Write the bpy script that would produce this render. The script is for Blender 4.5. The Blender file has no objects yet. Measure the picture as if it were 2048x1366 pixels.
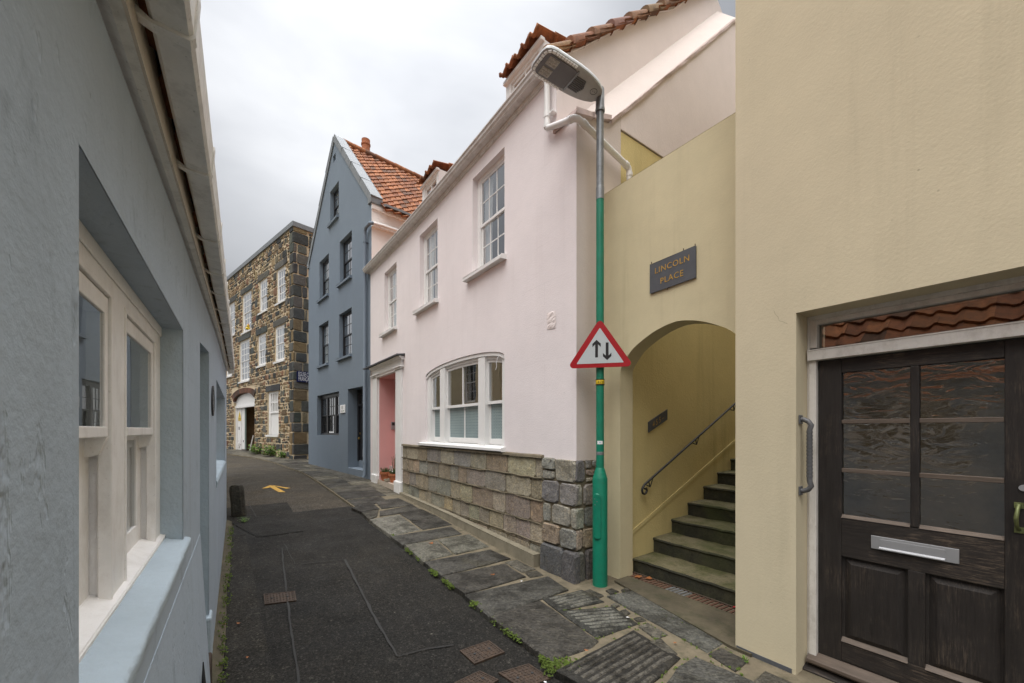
import bpy, bmesh, math, random
from mathutils import Vector
from mathutils.geometry import tessellate_polygon
R = math.radians; PI = math.pi
rng = random.Random(7)
SC = bpy.context.scene
COL = SC.collection

# ------------------------------------------------------------------ ground profile (the lane climbs away from us)
SDX, SDY = -.58, .8146            # along the lane
TDX, TDY = .8146, .58             # across the lane
GP = [(-300, 0), (3.8, 0), (8.36, .25), (10.95, .31), (16.7, .37), (19.2, .40), (28.8, .57), (60, .8), (400, .8)]
def zs(s):
    for (a, b), (c, d) in zip(GP, GP[1:]):
        if s <= c: return b + (d - b) * (s - a) / (c - a)
    return GP[-1][1]
def gz(x, y): return zs(SDX * x + SDY * y)

# ------------------------------------------------------------------ frames: u along a front, w into the building, z up
class Frame:
    def __init__(s, ox, oy, dx, dy):
        s.o = (ox, oy); s.d = (dx, dy); s.n = (-dy, dx); s.a = math.atan2(dy, dx)
    def pt(s, u, w): return (s.o[0] + s.d[0] * u + s.n[0] * w, s.o[1] + s.d[1] * u + s.n[1] * w)
    def loc(s, x, y):
        x -= s.o[0]; y -= s.o[1]
        return (x * s.d[0] + y * s.d[1], x * s.n[0] + y * s.n[1])
WF = Frame(0, 0, 1, 0)
PF = Frame(-3.78357, 10.69559, .579464, -.814998)      # pink house, archway and yellow house
SF = Frame(-7.66, 15.06, .664827, -.746997)            # slate-grey gable house
TF = Frame(-16.7, 23.37, .75741, -.65294)              # stone warehouse
LF = Frame(-.2, 0, -.563721, .825965)                  # cottage on the left

# ------------------------------------------------------------------ mesh collector
class MB:
    def __init__(s): s.v = []; s.f = []; s.c = {}; s.uv = {}; s.cur = None
    def add(s, vs, fs, col=None, uv=None):
        n = len(s.v); s.v += [tuple(p) for p in vs]
        for f in fs:
            i = len(s.f); s.f.append([n + k for k in f])
            c = col if col is not None else s.cur
            if c is not None: s.c[i] = c
            if uv is not None: s.uv[i] = [uv[k] for k in f]
        return s
    def box(s, u0, u1, w0, w1, z0, z1, col=None):
        return s.add([(u0, w0, z0), (u1, w0, z0), (u1, w1, z0), (u0, w1, z0), (u0, w0, z1), (u1, w0, z1), (u1, w1, z1), (u0, w1, z1)],
              [(0, 3, 2, 1), (4, 5, 6, 7), (0, 1, 5, 4), (1, 2, 6, 5), (2, 3, 7, 6), (3, 0, 4, 7)], col)
    def quad(s, a, b, c, d, col=None): return s.add([a, b, c, d], [(0, 1, 2, 3)], col)
    def prism(s, pts, vec, col=None):
        """closed outline pts (3d, planar) extruded along vec"""
        n = len(pts); v = Vector(vec)
        tri = tessellate_polygon([[Vector(p) for p in pts]])
        top = [tuple(Vector(p) + v) for p in pts]
        fs = [tuple(t) for t in tri] + [tuple(n + k for k in reversed(t)) for t in tri]
        fs += [(i, (i + 1) % n, n + (i + 1) % n, n + i) for i in range(n)]
        return s.add(list(pts) + top, fs, col)
    def face(s, outline, holes, mp, rev=0., col=None):
        """flat wall face with holes; mp(a,b,depth)->xyz; holes get reveals of depth rev (or their own)"""
        loops = [[Vector((a, b, 0)) for a, b in outline]]
        hs = []
        for h in holes:
            d = rev
            if isinstance(h, tuple) and len(h) == 2 and isinstance(h[0], list): h, d = h
            hs.append((h, d)); loops.append([Vector((a, b, 0)) for a, b in h])
        flat = [p for l in loops for p in l]
        tri = tessellate_polygon(loops)
        s.add([mp(p.x, p.y, 0) for p in flat], [tuple(t) for t in tri], col)
        for h, d in hs:
            if d <= 0: continue
            n = len(h)
            s.add([mp(a, b, 0) for a, b in h] + [mp(a, b, d) for a, b in h],
                  [(i, (i + 1) % n, n + (i + 1) % n, n + i) for i in range(n)], col)
        return s
    def tube(s, path, r, n=10, col=None, caps=True):
        P = [Vector(p) for p in path]; m = len(P)
        rr = r if isinstance(r, (list, tuple)) else [r] * m
        vs = []; up = None
        for i in range(m):
            t = (P[min(i + 1, m - 1)] - P[max(i - 1, 0)]).normalized()
            if up is None:
                up = Vector((0, 0, 1)) if abs(t.z) < .9 else Vector((1, 0, 0))
            a = (up - t * up.dot(t)).normalized(); up = a; b = t.cross(a)
            for k in range(n):
                q = 2 * PI * k / n; vs.append(P[i] + (a * math.cos(q) + b * math.sin(q)) * rr[i])
        fs = [(i * n + k, i * n + (k + 1) % n, (i + 1) * n + (k + 1) % n, (i + 1) * n + k) for i in range(m - 1) for k in range(n)]
        if caps: fs += [tuple(reversed(range(n))), tuple(range((m - 1) * n, m * n))]
        return s.add(vs, fs, col)
    def lathe(s, cx, cy, prof, n=24, col=None):
        vs = [(cx + r * math.cos(2 * PI * k / n), cy + r * math.sin(2 * PI * k / n), z) for r, z in prof for k in range(n)]
        m = len(prof)
        fs = [(i * n + k, i * n + (k + 1) % n, (i + 1) * n + (k + 1) % n, (i + 1) * n + k) for i in range(m - 1) for k in range(n)]
        fs += [tuple(reversed(range(n))), tuple(range((m - 1) * n, m * n))]
        return s.add(vs, fs, col)
    def sweep(s, prof, stations, closed=True, col=None):
        """prof: [(w,z)], stations: [(u, dw, dz)]"""
        n = len(prof); vs = []
        for u, dw, dz in stations: vs += [(u, w + dw, z + dz) for w, z in prof]
        fs = []
        for i in range(len(stations) - 1):
            for k in range(n if closed else n - 1):
                fs.append((i * n + k, i * n + (k + 1) % n, (i + 1) * n + (k + 1) % n, (i + 1) * n + k))
        if closed:
            tri = tessellate_polygon([[Vector((p[0], p[1], 0)) for p in prof]])
            b = (len(stations) - 1) * n
            fs += [tuple(t) for t in tri] + [tuple(b + k for k in t) for t in tri]
        return s.add(vs, fs, col)
    def grid(s, fn, nu, nv, col=None, uv=False):
        vs = [fn(i / nu, j / nv) for j in range(nv + 1) for i in range(nu + 1)]
        fs = [(j * (nu + 1) + i, j * (nu + 1) + i + 1, (j + 1) * (nu + 1) + i + 1, (j + 1) * (nu + 1) + i) for j in range(nv) for i in range(nu)]
        return s.add(vs, fs, col)
    def text(s, body, size, mp, align='CENTER', xs=1., ext=.0, space=1., col=None):
        cu = bpy.data.curves.new('lettering', 'FONT'); cu.body = body; cu.size = size; cu.align_x = align
        cu.resolution_u = 3; cu.space_character = space; cu.extrude = ext
        ob = bpy.data.objects.new('lettering', cu); COL.objects.link(ob)
        dg = bpy.context.evaluated_depsgraph_get(); dg.update()
        me = bpy.data.meshes.new_from_object(ob.evaluated_get(dg))
        s.add([mp(v.co.x * xs, v.co.y, v.co.z) for v in me.vertices], [tuple(p.vertices) for p in me.polygons], col)
        bpy.data.objects.remove(ob); bpy.data.curves.remove(cu); bpy.data.meshes.remove(me)
        return s

def build_mesh(name, mb, mat, off=(0, 0, 0), smooth=None, bev=0, solid=0):
    me = bpy.data.meshes.new(name)
    me.from_pydata([(x - off[0], y - off[1], z - off[2]) for x, y, z in mb.v], [], mb.f)
    if mb.c:
        at = me.color_attributes.new('col', 'FLOAT_COLOR', 'CORNER')
        buf = []
        for p in me.polygons:
            c = mb.c.get(p.index, (1, 1, 1)); c = tuple(c) + (1.,) if len(c) == 3 else tuple(c)
            buf += list(c) * p.loop_total
        at.data.foreach_set('color', buf)
    if mb.uv:
        ul = me.uv_layers.new(name='UVMap')
        for p in me.polygons:
            q = mb.uv.get(p.index)
            if q:
                for k, li in enumerate(p.loop_indices): ul.data[li].uv = q[k]
    me.materials.append(mat)
    me.validate(clean_customdata=False)
    if smooth is not None:
        me.shade_smooth(); me.set_sharp_from_angle(angle=R(smooth))
    o = bpy.data.objects.new(name, me); COL.objects.link(o)
    if bev:
        b = o.modifiers.new('edge', 'BEVEL'); b.width = bev; b.segments = 2; b.limit_method = 'ANGLE'; b.angle_limit = R(40)
        b.use_clamp_overlap = True
    if solid:
        b = o.modifiers.new('thickness', 'SOLIDIFY'); b.thickness = solid; b.offset = 0
    return o

class Thing:
    def __init__(s, name, label, cat, frame=WF, at=(0, 0, 0), group=None):
        s.at = at; s.fr = frame; s.tf = None
        o = s.o = bpy.data.objects.new(name, None); COL.objects.link(o)
        x, y = frame.pt(at[0], at[1]); o.location = (x, y, at[2]); o.rotation_euler = (0, 0, frame.a)
        o.empty_display_size = .2
        o['label'] = label; o['category'] = cat
        if group: o['group'] = group
    def part(s, name, mb, mat, parent=None, label=None, **kw):
        if s.tf: mb.v = [s.tf(*p) for p in mb.v]
        o = build_mesh(name, mb, mat, s.at, **kw); o.parent = parent or s.o
        if label: o['label'] = label
        return o
def single(name, mb, mat, label, cat, frame=WF, at=(0, 0, 0), group=None, **kw):
    o = build_mesh(name, mb, mat, at, **kw)
    x, y = frame.pt(at[0], at[1]); o.location = (x, y, at[2]); o.rotation_euler = (0, 0, frame.a)
    o['label'] = label; o['category'] = cat
    if group: o['group'] = group
    return o
def struct(name, mb, mat, kind='structure', parent=None, **kw):
    o = build_mesh(name, mb, mat, **kw)
    if parent: o.parent = parent
    else: o['kind'] = kind
    return o

# ------------------------------------------------------------------ materials
class NT:
    def __init__(s, name):
        s.m = bpy.data.materials.new(name); s.m.use_nodes = True; s.t = s.m.node_tree; s.n = s.t.nodes
        s.b = s.n['Principled BSDF']; s.out = s.n['Material Output']
        s._tc = None
    def L(s, a, b): s.t.links.new(a, b)
    def inp(s, sock, val):
        if hasattr(val, 'links') or isinstance(val, bpy.types.NodeSocket): s.L(val, sock)
        else:
            if isinstance(val, (tuple, list)) and len(val) == 3 and sock.type == 'RGBA': val = tuple(val) + (1,)
            sock.default_value = val
    @property
    def co(s):
        if not s._tc: s._tc = s.n.new('ShaderNodeTexCoord')
        return s._tc.outputs['Object']
    def vec(s, sc=(1, 1, 1), rot=(0, 0, 0), src=None):
        m = s.n.new('ShaderNodeMapping'); m.inputs['Scale'].default_value = sc; m.inputs['Rotation'].default_value = rot
        s.L(src or s.co, m.inputs['Vector']); return m.outputs[0]
    def noise(s, scale, detail=4, rough=.6, v=None, dist=0):
        t = s.n.new('ShaderNodeTexNoise'); t.inputs['Scale'].default_value = scale; t.inputs['Detail'].default_value = detail
        t.inputs['Roughness'].default_value = rough; t.inputs['Distortion'].default_value = dist
        s.L(v or s.co, t.inputs['Vector']); return t.outputs['Fac']
    def voro(s, scale, v=None, feat='F1', out='Distance', rand=1):
        t = s.n.new('ShaderNodeTexVoronoi'); t.feature = feat; t.inputs['Scale'].default_value = scale
        t.inputs['Randomness'].default_value = rand
        s.L(v or s.co, t.inputs['Vector']); return t.outputs[out]
    def wave(s, scale, v=None, dist=0, axis='X', prof='SIN'):
        t = s.n.new('ShaderNodeTexWave'); t.inputs['Scale'].default_value = scale; t.inputs['Distortion'].default_value = dist
        t.bands_direction = axis; t.wave_profile = prof; t.inputs['Detail Scale'].default_value = 2
        s.L(v or s.co, t.inputs['Vector']); return t.outputs['Fac']
    def ramp(s, fac, pts):
        r = s.n.new('ShaderNodeValToRGB'); e = r.color_ramp.elements
        while len(e) < len(pts): e.new(.5)
        for k, (p, c) in enumerate(pts):
            e[k].position = p
            if not isinstance(c, (tuple, list)): c = (c, c, c)
            e[k].color = tuple(c) + (1,)
        s.inp(r.inputs[0], fac); return r.outputs[0]
    def mix(s, fac, a, b, mode='MIX'):
        m = s.n.new('ShaderNodeMix'); m.data_type = 'RGBA'; m.blend_type = mode
        s.inp(m.inputs[0], fac); s.inp(m.inputs[6], a); s.inp(m.inputs[7], b); return m.outputs[2]
    def math(s, op, a, b=0., c=None):
        m = s.n.new('ShaderNodeMath'); m.operation = op; s.inp(m.inputs[0], a); s.inp(m.inputs[1], b)
        if c is not None: s.inp(m.inputs[2], c)
        return m.outputs[0]
    def sep(s, v=None):
        m = s.n.new('ShaderNodeSeparateXYZ'); s.L(v or s.co, m.inputs[0]); return m.outputs
    def attr(s, name):
        a = s.n.new('ShaderNodeAttribute'); a.attribute_name = name; return a.outputs['Color']
    def bump(s, h, strength=.3, dist=.01, prev=None):
        b = s.n.new('ShaderNodeBump'); b.inputs['Strength'].default_value = strength; b.inputs['Distance'].default_value = dist
        s.inp(b.inputs['Height'], h)
        if prev is not None: s.L(prev, b.inputs['Normal'])
        return b.outputs[0]
    def done(s, col=None, rough=None, nrm=None, metal=None, spec=None):
        if col is not None: s.inp(s.b.inputs['Base Color'], col)
        if rough is not None: s.inp(s.b.inputs['Roughness'], rough)
        if nrm is not None: s.L(nrm, s.b.inputs['Normal'])
        if metal is not None: s.inp(s.b.inputs['Metallic'], metal)
        if spec is not None: s.inp(s.b.inputs['Specular IOR Level'], spec)
        return s.m
def sc3(c, k): return tuple(min(1, x * k) for x in c)

def plaster(name, base, var=.10, coarse=.25, fine=.35, dirt=(.10, .09, .06), streak=.25, lines=False, rough=.85, lump=14, pock=.0, pits=0.):
    t = NT(name)
    big = t.noise(.9, 5, .65); mid = t.noise(5, 5, .6)
    c = t.mix(t.ramp(big, [(.3, 0.), (.72, 1.)]), sc3(base, 1 - var), sc3(base, 1 + var * .6))
    c = t.mix(t.math('MULTIPLY', t.ramp(mid, [(.45, 0.), (.75, 1.)]), .35), c, sc3(base, 1 - var * 1.5))
    st = t.noise(3.2, 5, .65, t.vec((1.6, 1.6, .10)))
    st2 = t.noise(.7, 3, .5)
    m = t.math('MULTIPLY', t.ramp(st, [(.52, 0.), (.78, 1.)]), t.ramp(st2, [(.4, 0.), (.7, 1.)]))
    c = t.mix(t.math('MULTIPLY', m, streak), c, dirt)
    sp = t.ramp(t.voro(9, feat='F1'), [(.035, 1.), (.06, 0.)])
    c = t.mix(t.math('MULTIPLY', sp, t.math('MULTIPLY', t.ramp(t.noise(2.3, 2), [(.5, 0.), (.62, 1.)]), .55)), c, sc3(base, .45))
    h = t.math('ADD', t.math('MULTIPLY', t.noise(lump, 6, .62), coarse), t.math('MULTIPLY', t.noise(58, 3, .6), fine * .8))
    h = t.math('ADD', h, t.math('MULTIPLY', t.noise(27, 2, .5), fine * .35))
    g1 = t.ramp(t.noise(64, 2, .6, t.vec((1, 1, 1), (.4, .9, .2))), [(.38, 0.), (.66, 1.)])
    c = t.mix(t.math('MULTIPLY', g1, .26 * fine), c, sc3(base, .74))
    if pits:
        pm = t.ramp(t.noise(13, 5, .65, t.vec((1, 1, .5))), [(.58, 0.), (.66, 1.)]); c = t.mix(t.math('MULTIPLY', pm, min(.6, pits * 1.6)), c, sc3(base, .55))
        h = t.math('SUBTRACT', h, t.math('MULTIPLY', t.ramp(t.noise(16, 4, .6, t.vec((1, 1, .45))), [(.60, 0.), (.68, 1.)]), pits))
    n = t.bump(h, .75, .012)
    if lines:
        br = t.n.new('ShaderNodeTexBrick'); br.inputs['Scale'].default_value = 1
        br.inputs['Brick Width'].default_value = .95; br.inputs['Row Height'].default_value = .47; br.inputs['Mortar Size'].default_value = .0035
        br.inputs['Mortar Smooth'].default_value = .5
        cx = t.sep(); cb = t.n.new('ShaderNodeCombineXYZ'); t.L(cx[0], cb.inputs[0]); t.L(cx[2], cb.inputs[1])
        w = t.n.new('ShaderNodeVectorMath'); w.operation = 'ADD'; t.L(cb.outputs[0], w.inputs[0])
        nn = t.n.new('ShaderNodeTexNoise'); nn.inputs['Scale'].default_value = 1.1; t.L(t.co, nn.inputs['Vector'])
        ws = t.n.new('ShaderNodeVectorMath'); ws.operation = 'SCALE'; ws.inputs['Scale'].default_value = .035; t.L(nn.outputs['Color'], ws.inputs[0])
        t.L(ws.outputs[0], w.inputs[1]); t.L(w.outputs[0], br.inputs['Vector'])
        k = t.math('MULTIPLY', br.outputs['Fac'], t.ramp(t.noise(1.7, 3), [(.42, 0.), (.62, 1.)]))
        n = t.bump(k, -.35, .006, n)
        c = t.mix(t.math('MULTIPLY', k, .22), c, sc3(base, .62))
    return t.done(c, rough, n, spec=.25)

def paint(name, base, rough=.5, var=.08, bump=.15, dirt=0., dirtc=(.16, .13, .09), metal=0., scale=6, spec=.5):
    t = NT(name)
    a = t.noise(scale, 5, .65)
    c = t.mix(t.ramp(a, [(.3, 0.), (.7, 1.)]), sc3(base, 1 - var), sc3(base, 1 + var * .5))
    if dirt:
        d = t.math('MULTIPLY', t.ramp(t.noise(scale * 1.7, 6, .72, t.vec((1, 1, .6))), [(.48, 0.), (.72, 1.)]), dirt)
        c = t.mix(d, c, dirtc)
        sp = t.ramp(t.noise(scale * 22, 2, .5), [(.68, 0.), (.74, 1.)])
        c = t.mix(t.math('MULTIPLY', sp, dirt * .9), c, sc3(dirtc, .7))
    n = t.bump(t.noise(scale * 8, 4, .6), bump, .004)
    return t.done(c, t.math('ADD', t.math('MULTIPLY', a, .2), rough - .1), n, metal, spec)

def stone(name, bump=.7, rough=.85, mott=.5, speck=True, sc=1.):
    t = NT(name); c = t.attr('col')
    c = t.mix(t.math('MULTIPLY', t.ramp(t.noise(7 * sc, 6, .7), [(.35, 0.), (.7, 1.)]), mott), c, t.mix(1, c, (.45, .42, .36), 'MULTIPLY'))
    c = t.mix(t.math('MULTIPLY', t.ramp(t.noise(18 * sc, 5, .7), [(.52, 0.), (.72, 1.)]), mott * .8), c, t.mix(1, c, (1.9, 1.75, 1.4), 'MULTIPLY'))
    if speck:
        c = t.mix(t.math('MULTIPLY', t.ramp(t.noise(48 * sc, 3, .7), [(.50, 0.), (.64, 1.)]), .6), c, t.mix(1, c, (.34, .33, .32), 'MULTIPLY'))
        c = t.mix(t.math('MULTIPLY', t.ramp(t.noise(3.2 * sc, 5, .7), [(.5, 0.), (.72, 1.)]), .55), c, t.mix(1, c, (.42, .36, .28), 'MULTIPLY'))
        c = t.mix(t.math('MULTIPLY', t.ramp(t.noise(42 * sc, 3, .7, t.vec((1, 1, 1), (1, 2, 3))), [(.54, 0.), (.66, 1.)]), .55), c, t.mix(1, c, (2.1, 1.95, 1.65), 'MULTIPLY'))
    h = t.math('ADD', t.noise(12 * sc, 7, .68), t.math('MULTIPLY', t.noise(70 * sc, 4, .7), .35))
    return t.done(c, rough, t.bump(h, bump, .03 / sc), spec=.3)

def glass(name, tint=(.9, .93, .92), base=.05, gain=.85, ripple=0., refl=(1, 1, 1), power=2.5):
    t = NT(name); t.n.remove(t.b)
    lw = t.n.new('ShaderNodeLayerWeight'); lw.inputs['Blend'].default_value = .5
    f = t.math('ADD', t.math('MULTIPLY', t.math('POWER', lw.outputs['Facing'], power), gain), base)
    g = t.n.new('ShaderNodeBsdfGlossy'); g.inputs['Roughness'].default_value = .01 if not ripple else .06
    g.inputs['Color'].default_value = tuple(refl) + (1,)
    tr = t.n.new('ShaderNodeBsdfTransparent'); tr.inputs['Color'].default_value = tuple(tint) + (1,)
    if ripple:
        v = t.vec((6, 6, 15)); n = t.bump(t.noise(1., 2, .5, v, 1.2), ripple, .03); t.L(n, g.inputs['Normal'])
    else:
        n = t.bump(t.noise(2.2, 2, .5), .06, .02); t.L(n, g.inputs['Normal'])
    m = t.n.new('ShaderNodeMixShader'); t.L(f, m.inputs[0]); t.L(tr.outputs[0], m.inputs[1]); t.L(g.outputs[0], m.inputs[2])
    t.L(m.outputs[0], t.out.inputs['Surface']); return t.m

M = {}
M['pink'] = plaster('pink_render', (.825, .76, .752), .06, .12, .30, streak=.22, dirt=(.40, .34, .32), lines=True)
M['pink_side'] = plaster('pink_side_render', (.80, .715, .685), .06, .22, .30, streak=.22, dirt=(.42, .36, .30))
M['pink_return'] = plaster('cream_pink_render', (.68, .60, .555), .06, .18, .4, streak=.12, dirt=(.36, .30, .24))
M['salmon'] = plaster('salmon_render', (.76, .42, .40), .06, .12, .2, streak=.08, dirt=(.5, .3, .25))
M['yellow'] = plaster('yellow_render', (.615, .537, .375), .08, .04, .17, streak=.5, dirt=(.33, .29, .19))
M['yellow_arch'] = plaster('mustard_render', (.635, .56, .365), .10, .05, .17, streak=.75, dirt=(.28, .23, .12))
M['yellow_alley'] = plaster('alley_render', (.70, .58, .28), .08, .16, .45, streak=.5, dirt=(.20, .16, .07))
M['cottage'] = plaster('grey_blue_render', (.415, .485, .56), .10, .22, .22, streak=.40, dirt=(.16, .165, .16), lump=7, pits=.26, lines=True)
M['cottage_sill'] = plaster('pale_blue_render', (.46, .545, .61), .16, .45, .5, streak=.6, dirt=(.24, .25, .24), lump=16)
M['slate'] = plaster('slate_grey_render', (.188, .230, .278), .07, .15, .2, streak=.25, dirt=(.16, .18, .19))
M['white_wall'] = plaster('white_render', (.90, .87, .83), .05, .2, .2, streak=.2, dirt=(.5, .42, .36))
M['beige'] = plaster('beige_render', (.66, .54, .34), .07, .2, .3)
M['white'] = paint('white_gloss', (.80, .79, .77), .38, .04, .08, .10, (.42, .38, .33))
M['cream'] = paint('cream_paint', (.92, .90, .88), .42, .05, .12, .26, (.40, .34, .28), scale=9)
M['grey_white'] = paint('dirty_white_paint', (.66, .63, .585), .55, .06, .25, .34, (.20, .16, .12), scale=8)
M['gutter'] = paint('grimy_gutter_plastic', (.88, .86, .82), .45, .10, .12, .40, (.17, .15, .11), scale=7)
M['gutter_pink'] = paint('stained_gutter_plastic', (.66, .63, .60), .4, .08, .1, .55, (.34, .29, .24), scale=5)
M['fascia'] = paint('cream_fascia', (.74, .65, .54), .5, .06, .15, .3, (.3, .24, .17), scale=9)
M['black'] = paint('black_paint', (.018, .018, .021), .35, .2, .1)
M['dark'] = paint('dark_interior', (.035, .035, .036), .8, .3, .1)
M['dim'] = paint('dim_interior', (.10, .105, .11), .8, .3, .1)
M['iron'] = paint('black_iron', (.022, .022, .024), .4, .3, .3)
M['green'] = paint('green_post_paint', (.004, .19, .110), .42, .14, .10, .22, (.05, .085, .06), scale=9)
M['galv'] = paint('galvanised_steel', (.24, .25, .255), .45, .3, .2, .3, (.36, .37, .37), .55, scale=11)
M['lamp_under'] = paint('lamp_housing', (.42, .415, .41), .5, .08, .1, .18, (.14, .12, .10), scale=9)
M['lamp_plate'] = paint('lamp_plate', (.12, .117, .12), .4, .1, .05, .2, (.22, .2, .19), scale=8)
M['lamp_top'] = paint('lamp_top', (.52, .54, .54), .45, .05, .05)
M['led'] = paint('led_lens', (.42, .40, .35), .25, .3, .5, scale=40)
M['clear'] = paint('clear_lens', (.95, .97, .97), .5, .05, .3, scale=40)
M['red'] = paint('sign_red', (.36, .006, .012), .35, .06, .03)
M['sign_white'] = paint('sign_face', (.50, .54, .55), .35, .05, .03, .06, (.7, .7, .66), scale=12)
M['sign_black'] = paint('sign_black', (.012, .012, .013), .4, .1, .03)
M['yellow_paint'] = paint('yellow_plastic', (.72, .50, .02), .4, .05, .05)
M['road_yellow'] = paint('worn_yellow_line', (.60, .35, .06), .8, .15, .4, .6, (.12, .1, .07), scale=9)
M['paper'] = paint('white_card', (.82, .82, .82), .6, .03, .02)
M['curtain'] = paint('net_curtain', (.88, .88, .86), .9, .05, .05)
M['curtain_grey'] = paint('grey_curtain', (.55, .56, .58), .9, .1, .05)
M['slate_sign'] = paint('slate_plaque', (.085, .09, .10), .55, .15, .15, .1, (.16, .16, .17), scale=10)
M['gold'] = paint('gold_leaf', (.50, .29, .05), .4, .35, .1, scale=30)
M['brass'] = paint('brass', (.62, .42, .14), .3, .1, .05, metal=.9)
M['patina'] = paint('green_brass', (.20, .22, .085), .45, .5, .3, .4, (.10, .16, .10), .5, scale=28)
M['alu'] = paint('grey_aluminium', (.42, .42, .43), .55, .05, .03, metal=.65)
M['rust'] = paint('rusty_iron', (.060, .040, .028), .75, .5, .6, .55, (.105, .060, .030), .2, scale=18)
M['rust_bars'] = paint('orange_rust', (.115, .052, .030), .8, .5, .6, .5, (.05, .03, .02), .1, scale=14)
M['steel_bit'] = paint('bare_steel', (.28, .29, .30), .45, .2, .3, metal=.6)
M['terracotta'] = paint('terracotta', (.40, .135, .055), .8, .15, .2, .2, (.3, .2, .14), scale=10)
M['soil'] = paint('potting_soil', (.03, .022, .016), .95, .3, .8)
M['lead'] = paint('lead_grey', (.20, .215, .225), .6, .15, .2, .25, (.34, .34, .33), scale=6)
M['navy'] = paint('navy_enamel', (.012, .016, .075), .3, .1, .03)
M['grey_plastic'] = paint('grey_plastic', (.105, .105, .108), .42, .12, .15)
M['coping'] = paint('weathered_coping', (.40, .39, .36), .85, .15, .6, .55, (.12, .11, .08), scale=5)
M['pink_coping'] = paint('pink_coping', (.62, .50, .47), .85, .1, .5, .45, (.30, .25, .22), scale=7)
M['concrete'] = paint('concrete', (.235, .205, .145), .9, .2, .7, .55, (.10, .09, .055), scale=4)
M['mossy'] = paint('mossy_concrete', (.088, .072, .044), .92, .4, .9, .85, (.030, .034, .012), scale=4)
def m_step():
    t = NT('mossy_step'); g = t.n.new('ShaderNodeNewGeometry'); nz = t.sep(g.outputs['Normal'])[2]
    top = t.ramp(nz, [(.5, 0.), (.8, 1.)])  # treads take the lighter mix, upright faces the darker one
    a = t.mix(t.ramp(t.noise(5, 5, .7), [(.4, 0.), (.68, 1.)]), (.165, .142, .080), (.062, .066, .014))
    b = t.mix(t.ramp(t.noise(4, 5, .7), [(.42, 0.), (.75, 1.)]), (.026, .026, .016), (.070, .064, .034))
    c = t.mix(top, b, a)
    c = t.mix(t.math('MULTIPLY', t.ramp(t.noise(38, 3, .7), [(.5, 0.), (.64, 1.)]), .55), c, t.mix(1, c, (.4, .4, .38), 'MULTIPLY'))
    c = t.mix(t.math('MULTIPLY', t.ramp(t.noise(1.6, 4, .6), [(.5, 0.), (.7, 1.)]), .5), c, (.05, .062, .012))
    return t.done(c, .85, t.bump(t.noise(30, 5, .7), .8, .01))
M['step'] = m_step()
M['step_old'] = paint('mossy_step', (.125, .120, .082), .9, .3, .9, .80, (.035, .045, .012), scale=3.2)
M['step_pink'] = paint('worn_doorstep', (.50, .42, .34), .8, .15, .4, .4, (.25, .22, .13), scale=6)
M['mortar'] = paint('cream_mortar', (.62, .505, .34), .92, .12, .5, .25, (.3, .22, .12), scale=6)
M['pointing'] = paint('grey_pointing', (.165, .135, .088), .92, .3, .8, .75, (.045, .045, .022), scale=5)
M['leaf_brown'] = paint('dead_leaf', (.30, .105, .028), .7, .3, .3, scale=40)
M['weed'] = paint('weed_leaf', (.13, .235, .03), .6, .35, .1, scale=14)
M['herb'] = paint('herb_leaf', (.085, .14, .045), .6, .3, .1, scale=14)
M['moss'] = paint('moss_green', (.085, .125, .014), .9, .4, .3, scale=25)
M['twig'] = paint('straw', (.35, .26, .13), .8)
M['redbit'] = paint('red_scrap', (.55, .012, .03), .5)
M['beige_floor'] = M['dim']
M['stone'] = stone('warehouse_stone', .7, .85, .5, False)
M['granite'] = stone('granite_block', .75, .85, .55, True)
M['glass'] = glass('window_glass', base=.14, gain=.9, power=2.0)
M['glass_sky'] = glass('reflecting_window_glass', base=.24, gain=.8, power=1.6)
M['glass_near'] = glass('near_window_glass', (.62, .66, .67), base=.10, gain=.55, power=2.)
M['glass_blue'] = glass('sky_window_glass', base=.25, gain=.8, power=1.5)
M['glass_ripple'] = glass('rippled_door_glass', (.50, .48, .45), base=.17, gain=.9, ripple=.16, power=2.0)
M['glass_fan'] = glass('transom_glass', (.35, .35, .35), base=.20, gain=.7, power=1.8, refl=(.8, .80, .76))

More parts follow.
